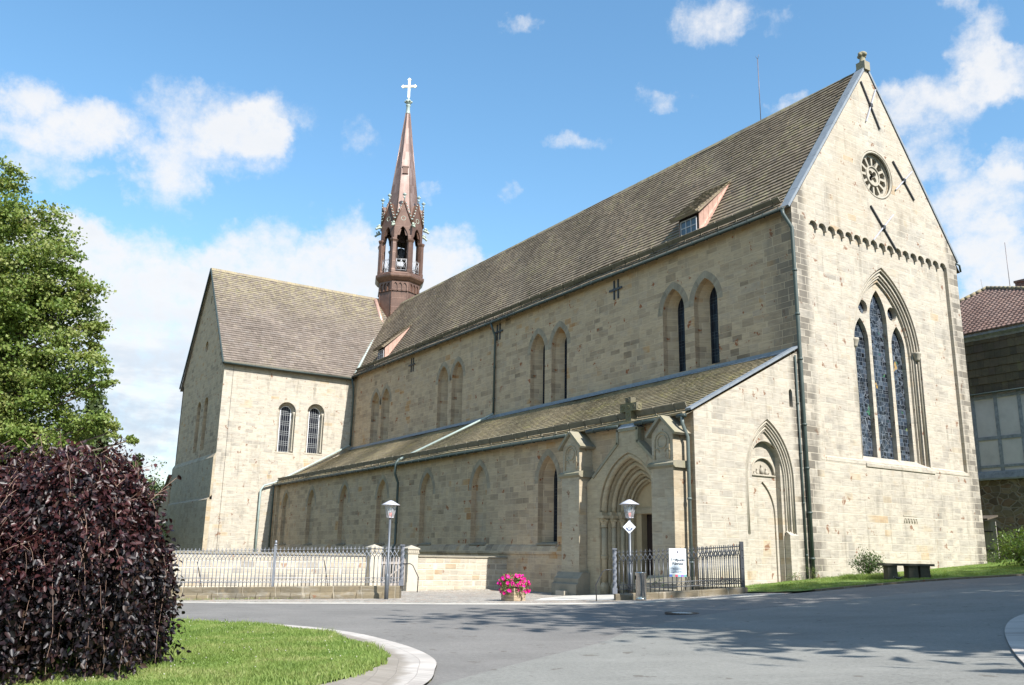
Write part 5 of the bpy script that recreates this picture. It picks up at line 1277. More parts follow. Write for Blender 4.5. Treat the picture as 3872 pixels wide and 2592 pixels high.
# ------------------------------------------------------------------ FENCES, WALLS, GATE
def iron_fence(nm, label, A, B, twA, twB, ret=None, mat='fence_iron', kerb_h=.26, rough=None, mids=(), braces=()):
    A, B = np.array(A, float), np.array(B, float)
    root = thing(nm, (A[0], A[1], gz(*A)), label, 'fence', 'iron fences before the church')
    segs = [(A, B)]+([(B, np.array(ret, float))] if ret else [])
    for si, (p, q) in enumerate(segs):
        d = (q-p); L = np.linalg.norm(d); d /= L; nn = np.array((-d[1], d[0])); n = int(round(L/.147)); s = L/n
        zb = lambda t_: gz(*(p+d*t_))+kerb_h
        P3 = lambda t_, z, w=0: np.array((*(p+d*t_+nn*w), zb(t_)+z*.95))
        k = MB()
        for i in range(1, n):
            t_ = i*s; k.tube([P3(t_, 0), P3(t_, 1.02)], .0165, 5)
            k.tube([P3(t_, .99), P3(t_, 1.04)], .021, 5)
            for sg in (-1, 1):
                if not 0 < i+sg < n: continue
                k.tube([P3(t_, 1.03), P3(t_+sg*s*.18, 1.10), P3(t_+sg*s*.5, 1.17), P3(t_+sg*s*.82, 1.24), P3(t_+sg*s, 1.31)], .0145, 4)
            k.tube([P3(t_, 1.29), P3(t_, 1.43)], .012, 4); k.ball(P3(t_, 1.44), .017, 5, 4)
            for sg in (-1, 1): k.tube([P3(t_, 1.335), P3(t_+sg*.035, 1.40), P3(t_+sg*.05, 1.38), P3(t_+sg*.045, 1.355)], .009, 4)
            if i < n-1:
                k.tube([P3(t_, .13), P3(t_+s, .27)], .008, 4, cap=False); k.tube([P3(t_+s, .13), P3(t_, .27)], .008, 4, cap=False)
        k.build('bar_panel', mat, root)
        for z in (.12, .28): k = MB(); k.tube([P3(0, z), P3(L, z)], .018, 4); k.build('rail', mat, root)
        # kerb under the bars
        k = MB(); m_ = max(2, int(L/1.35))
        for i in range(m_):
            a, b_ = L*i/m_, L*(i+1)/m_-.012; V = []
            for t_ in (a, b_):
                for w, z in ((-.17, -kerb_h-.3), (-.17, -.035), (-.14, -.004), (.14, -.004), (.17, -.035), (.17, -kerb_h-.3)): V.append(P3(t_, z, w))
            k.add(V, [(j, (j+1) % 6, 6+(j+1) % 6, 6+j) for j in range(6)]+[(5, 4, 3, 2, 1, 0), (6, 7, 8, 9, 10, 11)])
        k.build('kerb', 'kerb_stone', root)
        if rough:
            k = MB(); t_ = 0; rr = random.Random(4)
            while t_ < L-1.3:
                w = .45+.5*rr.random(); o_ = -.24-.05*rr.random(); h = -kerb_h+.19+.03*rr.random(); t2 = min(t_+w-.03, L)
                V = []
                for tt in (t_, t2):
                    for ww, z in ((-.15, h), (o_+.06, h-.01), (o_, h-.12), (o_-.02, -kerb_h-.3), (-.15, -kerb_h-.3)): V.append(P3(tt, z+.012*rr.random(), ww+.02*rr.random()))
                k.add(V, [(j, (j+1) % 5, 5+(j+1) % 5, 5+j) for j in range(5)]+[(4, 3, 2, 1, 0), (5, 6, 7, 8, 9)]); t_ += w
            k.build('footing_stones', 'kerb_stone', root)
        for t_ in (mids if si == 0 else ()):
            k = MB(); c = P3(t_, 0); k.obox(c+(0, 0, .74), (d[0], d[1], 0), (nn[0], nn[1], 0), (0, 0, 1), .04, .04, .74); k.lathe(c, [(.06, 1.46), (.06, 1.49), (.03, 1.52)], 8); k.ball(c+(0, 0, 1.58), .05, 8, 6, 1.4); k.build('post', mat, root)
        for t_ in (braces if si == 0 else ()):
            k = MB(); k.tube([P3(t_, .95, .03), P3(t_+.03, .55, .22), P3(t_+.05, .15, .42), P3(t_+.05, -.1, .5)], .018, 5); k.build('brace', 'iron', root)
        if si == 0:
            for on, t_ in ((twA, 0.0), (twB, L)):
                if not on: continue
                k = MB(); c = P3(t_, 0); V = []; Fc = []; ns = 26
                for i in range(ns+1):
                    a0 = i*.36; z = .18+1.22*i/ns
                    for q in range(4): a = a0+q*math.pi/2; V.append(c+np.array((.072*math.cos(a), .072*math.sin(a), z)))
                for i in range(ns):
                    for q in range(4): Fc.append((i*4+q, i*4+(q+1) % 4, (i+1)*4+(q+1) % 4, (i+1)*4+q))
                k.add(V, Fc); k.obox(c+(0, 0, .09), (d[0], d[1], 0), (nn[0], nn[1], 0), (0, 0, 1), .075, .075, .095); k.obox(c+(0, 0, 1.42), (d[0], d[1], 0), (nn[0], nn[1], 0), (0, 0, 1), .075, .075, .02); k.build('twisted_post', 'post_iron', root)
                e = 1 if t_ > 0 else -1
                k = MB(); k.tube([P3(t_, .80), P3(t_+e*.30, .80), P3(t_+e*.40, .74), P3(t_+e*.62, .30), P3(t_+e*.60, -.25)], .018, 6); k.build('stay', 'iron', root)
        if ret and si == 0:
            k = MB(); c = P3(L, 0); k.obox(c+(0, 0, .72), (d[0], d[1], 0), (nn[0], nn[1], 0), (0, 0, 1), .055, .055, .74)
            for z in (.2, .6, .95, 1.2): k.ball(c+np.array((.06, -.02, z)), .025, 5, 4)
            k.build('corner_post', mat, root)
    return root
_u = np.array((5.1, 6.55)); _u /= np.linalg.norm(_u)
FA0, FA1 = np.array((-5.55, -9.3))-_u*17.5, np.array((-5.55, -9.3))
iron_fence('iron_fence', 'long pale grey wrought iron fence on mossy kerb stones left of the gateway', FA0, FA1, False, True, kerb_h=.43, rough=True, mids=(17.5-9.6, 17.5-4.75), braces=(17.5-7.7, 17.5-2.9))
iron_fence('iron_fence', 'short dark iron fence on a low kerb from portal to church corner', (1.0, -4.78), (3.1, -1.05), True, False, ret=(.12, -.12), mat='fence_dark', kerb_h=.2)

def garden_wall():
    X = -12.76
    for (y0, y1, lab) in ((-4.95, -.01, 'short low sandstone wall between the gate pillar and the church'), (-30.0, -7.0, 'long low sandstone garden wall behind the iron fence')):
        w = thing('garden_wall', (X, y0, gz(X, y0)), lab, 'wall'); n = 12; k = MB()
        ys = np.linspace(y0, y1, n+1); V = []
        for y in ys: V += [(X, y, -.6), (X, y, 1.47), (X-.42, y, 1.47), (X-.42, y, -.6)]
        k.add(V, [(i*4+q, i*4+q+1, i*4+q+5, i*4+q+4) for i in range(n) for q in range(3)]); k.build('masonry', 'low_wall_stone', w)
        k = MB(); y = y0; rr = random.Random(2)
        while y < y1:
            L = min(1.1+.4*rr.random(), y1-y); k.prism([(X+.06, 1.475), (X+.06, 1.53), (X-.21, 1.565), (X-.48, 1.53), (X-.48, 1.475)], lambda u, v, w_: (u, w_, v), y, y+L-.008); y += L
        k.build('coping', 'trim_dark', w)
    for (yc, lab) in ((-5.40, 'square stone gate pillar with pyramid cap right of the picket gate'), (-7.22, 'square stone gate pillar with pyramid cap left of the picket gate, seen behind the fence')):
        p = thing('gate_pillar', (X+.1, yc, 0), lab, 'pillar', 'stone gate pillars'); k = MB(); h = .25
        k.box(X-.12, X+.38, yc-h, yc+h, -.6, 1.62); k.box(X-.16, X+.42, yc-h-.04, yc+h+.04, -.6, .35); k.build('shaft', 'pillar', p)
        k = MB(); c = (X+.13, yc)
        k.box(c[0]-.29, c[0]+.29, yc-.29, yc+.29, 1.62, 1.66); k.box(c[0]-.27, c[0]+.27, yc-.27, yc+.27, 1.66, 1.80)
        for i in range(5): k.box(c[0]+.27, c[0]+.285, yc-.24+i*.105, yc-.18+i*.105, 1.68, 1.77); k.box(c[0]-.24+i*.105, c[0]-.18+i*.105, yc-.285, yc-.27, 1.68, 1.77)
        k.add([(c[0]-.31, yc-.31, 1.80), (c[0]+.31, yc-.31, 1.80), (c[0]+.31, yc+.31, 1.80), (c[0]-.31, yc+.31, 1.80), (c[0]-.31, yc-.31, 1.85), (c[0]+.31, yc-.31, 1.85), (c[0]+.31, yc+.31, 1.85), (c[0]-.31, yc+.31, 1.85), (c[0], yc, 1.99)], [(3, 2, 1, 0), (0, 1, 5, 4), (1, 2, 6, 5), (2, 3, 7, 6), (3, 0, 4, 7), (4, 5, 8), (5, 6, 8), (6, 7, 8), (7, 4, 8)])
        k.build('cap', 'trim', p)
    gt = thing('picket_gate', (X, -6.3, 0), 'silver grey wooden picket gate with diagonal brace between two stone pillars', 'gate'); k = MB()
    for i in range(9):
        y = -6.88+i*.145; k.add([], []); k.prism([(y, .06), (y+.075, .06), (y+.075, 1.40), (y+.0375, 1.47), (y, 1.40)], lambda u, v, w: (X+.12+w, u, v), 0, .025)
    k.build('pickets', 'old_wood', gt); k = MB(); k.box(X+.145, X+.185, -6.92, -5.66, 1.14, 1.25); k.build('rail', 'old_wood', gt); k = MB(); k.box(X+.145, X+.185, -6.92, -5.66, .22, .32); k.build('rail', 'old_wood', gt)
    k = MB(); k.prism([(-6.85, .32), (-6.74, .32), (-5.70, 1.14), (-5.82, 1.14)], lambda u, v, w: (X+.148+w, u, v), 0, .03); k.build('brace', 'old_wood', gt)
    # path slab visible under the gate
garden_wall()

# ------------------------------------------------------------------ STREET FURNITURE
def street_lamp(x, y, H, label):
    z0 = gz(x, y)+.02; L = thing('street_lamp', (x, y, z0), label, 'street lamp', 'street lamps')
    k = MB(); k.lathe((x, y, z0-.1), [(.075, 0), (.075, .85), (.06, .9), (.042, .95), (.042, H-.48)], 12); k.build('pole', 'pole_metal', L)
    zb = z0+H-.62
    k = MB(); k.lathe((x, y, zb), [(.05, -.02), (.13, 0), (.135, .03), (.05, .04)], 4, smooth=False, rot=math.pi/4)
    for q in range(6):
        a = q*math.pi/3; c0, c1 = np.array((x+.125*math.cos(a), y+.125*math.sin(a), zb+.02)), np.array((x+.20*math.cos(a), y+.20*math.sin(a), zb+.46)); k.tube([c0, c1], .011, 4)
    k.build('lantern_frame', 'lamp_metal', L)
    k = MB(); k.lathe((x, y, zb), [(.118, .03), (.192, .45)], 6, smooth=False); g_ = k.build('pane', 'lamp_glass', L)
    k = MB(); k.lathe((x, y, zb+.44), [(.33, 0), (.335, .02), (.30, .035), (.08, .155), (.03, .17), (.01, .175)], 16, smooth=True); k.build('hood', 'lamp_metal', L)
    k = MB(); k.lathe((x, y, zb+.03), [(.052, 0), (.052, .15)], 10); k.build('lamp_holder', 'red_plastic', L)
    k = MB(); k.lathe((x, y, zb+.18), [(.045, 0), (.05, .05), (.04, .16), (.01, .2)], 10); k.build('bulb', 'white_paint', L)
    return L, z0
street_lamp(-5.15, -10.05, 3.40, 'grey street lamp standing at the end of the long iron fence beside the gateway')
lp, lz = street_lamp(1.13, -4.22, 3.22, 'grey street lamp with a diamond sign on its pole before the portal')
m, t = new_mat('sign_blue_field'); finish(t, principled(t, (.10, .13, .24), .5).outputs[0]); M['sign_blue'] = m
# diamond pilgrim sign with a shell emblem
m2c = np.array((CAM[0]-1.15, CAM[1]+4.25, 0)); m2c /= np.linalg.norm(m2c)
nrm = np.array((.62, -.785, 0)); ux = np.array((.785, .62, 0)); uz = np.array((0, 0, 1.))
ds = thing('pilgrim_sign', (1.13, -4.22, lz+2.28), 'small white diamond sign with a scallop shell emblem on the lamp pole', 'sign')
c = np.array((1.13, -4.22, lz+2.30))+nrm*.06; k = MB(); k.obox(c, (ux+uz)/math.sqrt(2), (ux-uz)/math.sqrt(2), nrm, .155, .155, .004); k.build('sign_plate', 'white_paint', ds)
k = MB()
for i in range(7):   # shell ribs fanned over a dark field
    a = math.pi/2+(i-3)*.36; d = ux*math.cos(a)+uz*math.sin(a); e = c+nrm*.007-uz*.05+d*.075; k.obox(e, d, np.cross(nrm, d), nrm, .062, .016, .003)
k.obox(c+nrm*.007-uz*.065, ux, uz, nrm, .045, .018, .003); k.build('shell_emblem', 'white_paint', ds)
k = MB(); k.add([c+nrm*.005+ux*.115*math.cos(a)+uz*(.105*math.sin(a)-.02) for a in [2*math.pi*i/20 for i in range(20)]], [tuple(range(20))]); k.build('emblem_field', 'sign_blue', ds)
def text_mesh(name, body, size, c, ux, uz, mat, parent, bold=0.0, ex=.002):
    cu = bpy.data.curves.new(name, 'FONT'); cu.body = body; cu.size = size; cu.align_x = 'CENTER'; cu.align_y = 'CENTER'; cu.offset = bold; cu.extrude = ex
    ob = bpy.data.objects.new(name, cu); COL.objects.link(ob); dg = bpy.context.evaluated_depsgraph_get(); me = bpy.data.meshes.new_from_object(ob.evaluated_get(dg)); bpy.data.objects.remove(ob)
    me.materials.clear(); me.materials.append(M[mat]); o = bpy.data.objects.new(name, me); COL.objects.link(o); o.parent = parent
    n_ = np.cross(ux, uz); off = np.array(parent_loc(parent)); c = np.array(c)-off
    o.matrix_local = Matrix(((ux[0], uz[0], n_[0], c[0]), (ux[1], uz[1], n_[1], c[1]), (ux[2], uz[2], n_[2], c[2]), (0, 0, 0, 1))); return o
def flat_mat(name, col, rough=.5):
    m, t = new_mat(name); pos = t.node('ShaderNodeNewGeometry').outputs['Position']; n = t.noise(pos, 9, 3)
    finish(t, principled(t, t.mix(.12, col, t.ramp(n, [(.3, tuple(q*.7 for q in col)), (.7, col)])), rough).outputs[0]); M[name] = m; return name
flat_mat('ink', (.015, .02, .035)); flat_mat('pale_ink', (.52, .54, .58)); flat_mat('small_ink', (.10, .14, .22)); flat_mat('sheet_white', (.72, .77, .80))
# notice hung on the short fence
_d = np.array((2.1, 3.73, 0)); _d /= np.linalg.norm(_d); _n = np.array((_d[1], -_d[0], 0)); sc = np.array((2.03, -2.95, 0))+_n*.04
zc = gz(sc[0], sc[1])+.2
nt = thing('notice_board', (sc[0], sc[1], zc+.9), 'white notice sheet reading Treffpunkt Führung hung on the dark iron fence', 'sign'); hw, hh = .285, .455
cc = np.array((sc[0], sc[1], zc+.90)); k = MB(); k.obox(cc, _d, (0, 0, 1), _n, hw, hh, .006); k.build('sheet', 'sheet_white', nt)
P = lambda x, z, o=.008: cc+_d*x+np.array((0, 0, z))+_n*o
text_mesh('lettering', 'Treffpunkt', .112, P(0, .085), _d, (0, 0, 1), 'ink', nt, .0035); text_mesh('lettering', 'Führung', .112, P(0, -.035), _d, (0, 0, 1), 'ink', nt, .0035)
text_mesh('lettering', 'KLOSTER LOCCUM', .042, P(0, .235), _d, (0, 0, 1), 'pale_ink', nt)
for z, s in ((-.175, 'Samstag und Sonntag um 15.00 Uhr'), (-.215, 'vom Kloster Loccum'), (-.275, 'weitere Führungen'), (-.315, 'Anmeldung: Kloster und Pfarramt')): text_mesh('lettering', s, .036, P(0, z), _d, (0, 0, 1), 'small_ink', nt, .0004)
k = MB(); k.add([P(.035*math.cos(a), .34+.035*math.sin(a)) for a in [2*math.pi*i/16 for i in range(16)]], [tuple(range(16))]); k.build('seal', flat_mat('seal_grey', (.13, .12, .16)), nt)
for i, col in enumerate(((.10, .17, .45), (.36, .42, .34), (.60, .10, .16), (.20, .46, .60), (.26, .16, .42), (.14, .33, .32))):
    k = MB(); x0 = -hw+i*2*hw/6; k.obox(P(x0+hw/6, -hh+.038, .0075), _d, (0, 0, 1), _n, hw/6-.002, .036, .002); k.build('colour_bar', flat_mat('colour_bar_%d' % i, col), nt)
# litter bin
bx, by = 1.97, -4.50; bz = gz(bx, by); bn = thing('litter_bin', (bx, by, bz), 'tall polished steel litter bin standing before the short fence', 'litter bin')
k = MB(); k.lathe((bx, by, bz), [(.175, .0), (.178, .05), (.165, .06), (.178, .075), (.165, .09), (.172, .11), (.178, .82), (.19, .825), (.19, .85), (.18, .86), (.02, .875)], 24); k.build('body', 'steel', bn)
hd = np.array((-.60, -.80, 0)); k = MB(); c = np.array((bx, by, bz+.68))+hd*.155; uu = np.array((.80, -.60, 0)); k.add([c+hd*.03+uu*.06*math.cos(a)+np.array((0, 0, .065*math.sin(a))) for a in [2*math.pi*i/16 for i in range(16)]]+[c-hd*.0+uu*.06*math.cos(a)+np.array((0, 0, .065*math.sin(a))) for a in [2*math.pi*i/16 for i in range(16)]], [tuple(range(16))]+[(i, (i+1) % 16, 16+(i+1) % 16, 16+i) for i in range(16)]); k.build('opening', 'black', bn)
# stone bench on three blocks
b0, b1 = np.array((3.80, 5.55)), np.array((4.75, 6.85)); bd = (b1-b0)/np.linalg.norm(b1-b0); bb = np.array((-bd[1], bd[0])); mid = (b0+b1)/2; zt = 1.585
bh = thing('stone_bench', (mid[0], mid[1], gz(*mid)), 'dark stone bench slab on three rough blocks on the grass by the facade', 'bench')
k = MB(); k.obox((mid[0], mid[1], zt-.035), (*bd, 0), (*bb, 0), (0, 0, 1), .92, .30, .04); k.build('seat', 'bench_stone', bh)
for o_ in (-.56, .18, .60):
    c = mid+bd*o_; z0 = gz(*c)-.1; k = MB(); hx, hy = .17, .24; V = []
    for z, s in ((z0, 1.08), (z0+.25, 1.0), (zt-.16, .98), (zt-.075, 1.03)):
        for i, j in ((-1, -1), (1, -1), (1, 1), (-1, 1)): q = c+bd*hx*i*s+bb*hy*j*s; V.append((q[0], q[1], z))
    k.add(V, [(r*4+q, r*4+(q+1) % 4, r*4+4+(q+1) % 4, r*4+4+q) for r in range(3) for q in range(4)]+[(12, 13, 14, 15)]); k.build('leg', 'bench_stone', bh)
# manhole
mx, my = 7.75, -8.25; mz = gz(mx, my)+.004; mh = thing('manhole_cover', (mx, my, mz), 'round iron manhole cover with a concrete centre set in the road', 'manhole cover')
k = MB(); k.lathe((mx, my, mz-.02), [(.42, 0), (.42, .025), (.33, .027)], 28, smooth=False); k.build('frame', 'iron_rust', mh); k = MB(); k.lathe((mx, my, mz), [(.25, 0), (.25, .010), (.01, .011)], 24, smooth=False); k.build('lid', 'kerb', mh)
k = MB()
for i in range(32): a = 2*math.pi*i/32; k.obox((mx+.375*math.cos(a), my+.375*math.sin(a), mz+.009), (math.cos(a), math.sin(a), 0), (-math.sin(a), math.cos(a), 0), (0, 0, 1), .035, .016, .004)
k.build('rim_studs', 'iron_rust', mh)

# ------------------------------------------------------------------ PLANTS
def leaf_quads(C, size, rng, up=None, droop=0.0, fold=.25, asp=.6, outward=None, ow=.6):
    """folded diamond leaves at centres C (n,3)"""
    n = len(C); d = rng.normal(size=(n, 3))
    if droop: d[:, 2] -= droop
    d /= np.linalg.norm(d, axis=1, keepdims=True)+1e-9
    r = rng.normal(size=(n, 3))
    if outward is not None: r = r*(1-ow)+outward*ow*1.6
    nn = r-(r*d).sum(1, keepdims=True)*d; nn /= np.linalg.norm(nn, axis=1, keepdims=True)+1e-9
    s = np.cross(d, nn); L = size*(.65+.7*rng.random((n, 1))); Wd = L*asp*.5
    b = C-d*L*.5; tp = C+d*L*.5; l_ = C+s*Wd+nn*fold*Wd-d*L*.06; r_ = C-s*Wd+nn*fold*Wd-d*L*.06
    V = np.stack([b, l_, tp, r_], 1).reshape(-1, 3); i = np.arange(n)*4
    F = np.concatenate([np.stack([i, i+2, i+1], 1), np.stack([i, i+3, i+2], 1)]); return V, F
def leaf_obj(name, parts, mat, parent):
    V = []; F = []; o = 0
    for v, f in parts: V.append(v); F.append(f+o); o += len(v)
    return raw(name, np.concatenate(V), np.concatenate(F), mat, parent)
def blob_points(rng, c, r, n, flat=1.0, shell=.55):
    d = rng.normal(size=(n, 3)); d /= np.linalg.norm(d, axis=1, keepdims=True); rad = (shell**3+(1-shell**3)*rng.random((n, 1)))**(1/3.)
    rad *= 1+.22*rng.standard_normal((n, 1)); p = d*rad*r; p[:, 2] *= flat; return p+np.array(c), d

# --- big maple on the left
def maple():
    rng = np.random.default_rng(11)
    L = [((-13.15, -23.33, 15.23), .68), ((-13.93, -23.79, 13.57), 1.4), ((-12.94, -22.43, 13.93), 1.0), ((-12.8, -21.69, 12.8), .9), ((-12.43, -20.91, 12.32), .65), ((-13.39, -22.09, 11.63), 1.7), ((-12.44, -20.48, 11.34), .8), ((-13.15, -20.99, 10.01), 1.5), ((-12.41, -19.86, 10.03), .45), ((-14.32, -22.64, 9.64), 2.0), ((-12.2, -19.49, 9.96), .3),
         ((-13.22, -20.3, 8.21), 1.35), ((-14.21, -21.45, 7.36), 1.8), ((-12.59, -19.4, 8.4), .45), ((-12.41, -18.91, 7.91), .28), ((-14.16, -20.64, 5.73), 1.6), ((-15.24, -21.94, 4.88), 1.9), ((-13.2, -19.47, 6.42), .8), ((-12.85, -18.89, 6.35), .4), ((-12.59, -18.34, 6.03), .28), ((-12.39, -17.86, 5.66), .17),
         ((-14.87, -23.92, 10.6), 2.3), ((-15.66, -23.32, 6.5), 2.3), ((-12.92, -19.47, 7.41), .55), ((-15.5, -25.8, 12.8), 2.6), ((-17.5, -24, 9), 3.0), ((-18, -26.5, 6), 3.2), ((-17, -27, 14), 3.0), ((-19, -24.5, 13), 2.6), ((-16, -21.5, 4.0), 1.6), ((-12.65, -19.3, 9.3), .35), ((-12.75, -20.2, 10.7), .5)]
    tr = thing('maple_tree', (-17.5, -26.5, -.6), 'large sunlit green maple tree at the left edge, behind the purple beech', 'tree')
    parts = []; stems = []
    for c, r in L:
        c = np.array(c); nclump = max(3, int(12*r*r))
        P_, D_ = blob_points(rng, c, r, nclump, .9, .72)
        for p, d in zip(P_, D_):
            q = int(130+150*rng.random()); sz = .34+.26*rng.random(); sz = min(sz, r*.45+.05); q = int(q*min(1, .35+r))
            bd = rng.normal(size=(q, 3)); bd /= np.linalg.norm(bd, axis=1, keepdims=True); bd[:, 2] = np.abs(bd[:, 2])*np.where(rng.random(q) < .8, 1, -1); C = p+bd*(rng.random((q, 1))**.42)*np.array((1.55, 1.55, .95))*sz*(1+.25*np.sin(bd[:, :1]*7+p[0]*9)); parts.append(leaf_quads(C, .120, rng, droop=.5, asp=.85, outward=np.tile(d*.5+np.array((0, 0, .8)), (q, 1)), ow=.45))
            if rng.random() < .35: stems.append((c, p))
    leaf_obj('crown', parts, 'maple_leaf', tr)
    k = MB(); base = np.array((-17.5, -26.5, -.6)); k.tube([base, base+(0.1, .1, 2.5), base+(.3, .3, 5.5), base+(.4, .5, 9.5), base+(.5, .6, 13)], .4, 10, radii=[.52, .40, .34, .24, .1]); k.build('trunk', 'bark', tr)
    k = MB()
    for c, r in L:
        c = np.array(c); h = np.clip(c[2]-1.5-.25*np.linalg.norm(c[:2]-base[:2]), 2.5, 11); a = base+np.array((.3, .3, h)); k.tube([a, a*.5+c*.5+(0, 0, .35), c], .08, 5, radii=[.12, .07, .03])
    for a, p in stems: k.tube([a, p], .018, 3)
    k.build('branches', 'bark', tr)
maple()

# --- weeping purple beech in the foreground
def beech():
    rng = np.random.default_rng(23); cx, cy = 10.45, -22.42; z0 = gz(cx, cy)
    B = thing('purple_beech', (cx, cy, z0), 'dark purple weeping beech shrub on the near lawn', 'shrub')
    N_ = 0; VL = []; FL = []; TL = []; TF = []; tw = MB(); o1 = 0; o2 = 0
    def dome(th, ph): return None
    strands = 1750; toC = np.array((CAM[0]-cx, CAM[1]-cy)); toC /= np.linalg.norm(toC); side = np.array((-toC[1], toC[0]))
    CL = []; DL = []; CT = []; DT = []
    LOBES = [(cx, cy, 1.53, 2.88, 1400), (cx+.95, cy-1.15, 1.15, 2.02, 800), (cx-.9, cy-1.2, 1.3, 2.15, 560)]
    for lx, ly, LR, LH, cnt in LOBES:
      for i in range(cnt):
        a = rng.random()*2*math.pi; a += .13*math.sin(9*a+lx); f = math.sqrt(rng.random()); ux_, uy_ = math.cos(a), math.sin(a)
        R0 = LR*(.90+.10*math.sin(3*a+1)+.07*math.sin(7*a)); rr = R0*(.12+.86*f)
        zt_ = z0+LH-1.30*(f**2.15)+.14*math.sin(4*a+f*5)+.09*rng.standard_normal()
        p = np.array((lx+ux_*rr, ly+uy_*rr, zt_)); lat = (p[:2]-np.array((cx, cy)))@np.array((rt[0], rt[1])); front = (p[:2]-np.array((cx, cy)))@toC
        # an arch-like gap right of the middle where strands stop short
        gap = abs(lat-.40) < .15 and front > -.9
        zend = z0+(1.75+.25*rng.standard_normal() if gap else (.02+.30*rng.random()**2 if f > .4 else .3+1.2*rng.random()))
        d = np.array((ux_, uy_, 0))*(.08+.10*rng.random()); step = .056; n = int(max(2, (zt_-zend)/step*1.15)); q = p.copy(); path = [q.copy()]
        sway = rng.normal(size=3)*.008
        for s in range(n):
            out = math.exp(-s*.13); q = q+np.array((d[0]*out*.30+sway[0]-ux_*.0032*min(1, s/12), d[1]*out*.30+sway[1]-uy_*.0032*min(1, s/12), -step*(1-.6*out))); sway = sway*.84+rng.normal(size=3)*.004
            path.append(q.copy())
            if q[2] < zend: break
            if rng.random() < .9:
                c_ = q+rng.normal(size=3)*.042; od = np.array((ux_, uy_, .25))
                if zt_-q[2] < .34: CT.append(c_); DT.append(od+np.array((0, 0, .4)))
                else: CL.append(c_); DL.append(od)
        if i % 6 == 0 and len(path) > 4: tw.tube(path[::3], .0035, 3, cap=False)
    # upright shoots on the crown
    for i in range(260):
        lx, ly, LR, LH, _ = LOBES[i % 3]; a = rng.random()*2*math.pi; rr = LR*.85*math.sqrt(rng.random()); p = np.array((lx+rr*math.cos(a), ly+rr*math.sin(a), z0+LH-.08-.75*(rr/LR/.9)**2)); d = np.array((math.cos(a)*.5, math.sin(a)*.5, .55))+rng.normal(size=3)*.25; L_ = .22+.30*rng.random(); d /= np.linalg.norm(d)
        pts = [p, p+d*L_*.5, p+d*L_+np.array((0, 0, -.03))]; tw.tube(pts, .004, 3, cap=False)
        for s in np.linspace(.15, 1, 7): CT.append(p+d*L_*s+rng.normal(size=3)*.025); DT.append(np.array((math.cos(a)*.4, math.sin(a)*.4, .8)))
    def beech_leaves(C, D, size):
        C = np.array(C); D = np.array(D); n = len(C); d = rng.normal(size=(n, 3))*.65+D*.45; d[:, 2] -= .80; d /= np.linalg.norm(d, axis=1, keepdims=True)
        r = D*.8+rng.normal(size=(n, 3))*.75; nn = r-(r*d).sum(1, keepdims=True)*d; nn /= np.linalg.norm(nn, axis=1, keepdims=True)+1e-9; s = np.cross(d, nn)
        L_ = size*(.65+.6*rng.random((n, 1))); W_ = L_*.30
        P0 = C; P1 = C+d*L_*.28+s*W_*.92+nn*W_*.30; P2 = C+d*L_*.62+s*W_*.80+nn*W_*.25; P3 = C+d*L_-nn*L_*.08; P4 = C+d*L_*.62-s*W_*.80+nn*W_*.25; P5 = C+d*L_*.28-s*W_*.92+nn*W_*.30; Pm = C+d*L_*.5
        V = np.stack([P0, P1, P2, P3, P4, P5], 1).reshape(-1, 3); i = np.arange(n)*6
        return V, np.concatenate([np.stack([i, i+3, i+2, i+1], 1), np.stack([i, i+5, i+4, i+3], 1)])
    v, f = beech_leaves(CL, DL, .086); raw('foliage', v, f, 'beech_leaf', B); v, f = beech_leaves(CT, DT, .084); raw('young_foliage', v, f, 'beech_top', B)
    for i in range(12):
        a = rng.random()*2*math.pi; p = np.array((cx, cy, z0+1.6)); e = np.array((cx+1.0*math.cos(a), cy+1.0*math.sin(a), z0+1.75+.3*rng.random())); tw.tube([p, (p+e)/2+(0, 0, .35), e, e+np.array((math.cos(a)*.25, math.sin(a)*.25, -.7))], .012, 4, radii=[.02, .014, .009, .005])
    tw.build('twigs', 'twig', B)
    k = MB(); k.tube([(cx, cy, z0-.1), (cx+.04, cy, z0+1.0), (cx-.03, cy+.05, z0+2.3)], .06, 8, radii=[.09, .07, .04]); k.build('trunk', 'bark', B)
beech()

def bush(nm, c, rad, h, n, size, mat, label, cat='shrub', seed=1, group=None, asp=.6, clump=10):
    rng = np.random.default_rng(seed); z0 = gz(c[0], c[1]); B = thing(nm, (c[0], c[1], z0), label, cat, group); parts = []; k = MB()
    P_, D_ = blob_points(rng, (0, 0, 0), 1.0, n, 1, .35)
    for p, d in zip(P_, D_):
        q = np.array((c[0]+p[0]*rad, c[1]+p[1]*rad, z0+h*.5+p[2]*h*.5))
        if q[2] < z0+.02: q[2] = z0+.05
        s = size*1.1; C = q+rng.normal(size=(clump, 3))*s; parts.append(leaf_quads(C, size, rng, droop=.1, asp=asp, outward=np.tile(d+np.array((0, 0, .4)), (clump, 1)), ow=.5))
        if rng.random() < .4: k.tube([(c[0], c[1], z0), (c[0]+p[0]*rad*.4, c[1]+p[1]*rad*.4, z0+h*.4), q], .006, 3)
    leaf_obj('foliage', parts, mat, B); k.build('stems', 'bark', B); return B
bush('shrub', (1.35, 8.15), .62, 1.0, 150, .085, 'shrub_leaf', 'low dark green shrub growing at the foot of the facade left of the bench', seed=3, asp=.5)
bush('rhododendron', (3.62, 15.45), .95, 1.55, 260, .13, 'rhodo_leaf', 'glossy yellow green rhododendron bush at the right edge beside the old house', seed=5, asp=.42, clump=9)
bush('weed_clump', (.35, 5.9), .35, .55, 28, .05, 'weed_leaf', 'loose weeds sprouting at the foot of the drainpipe on the church corner', 'plant', 6, asp=.3)
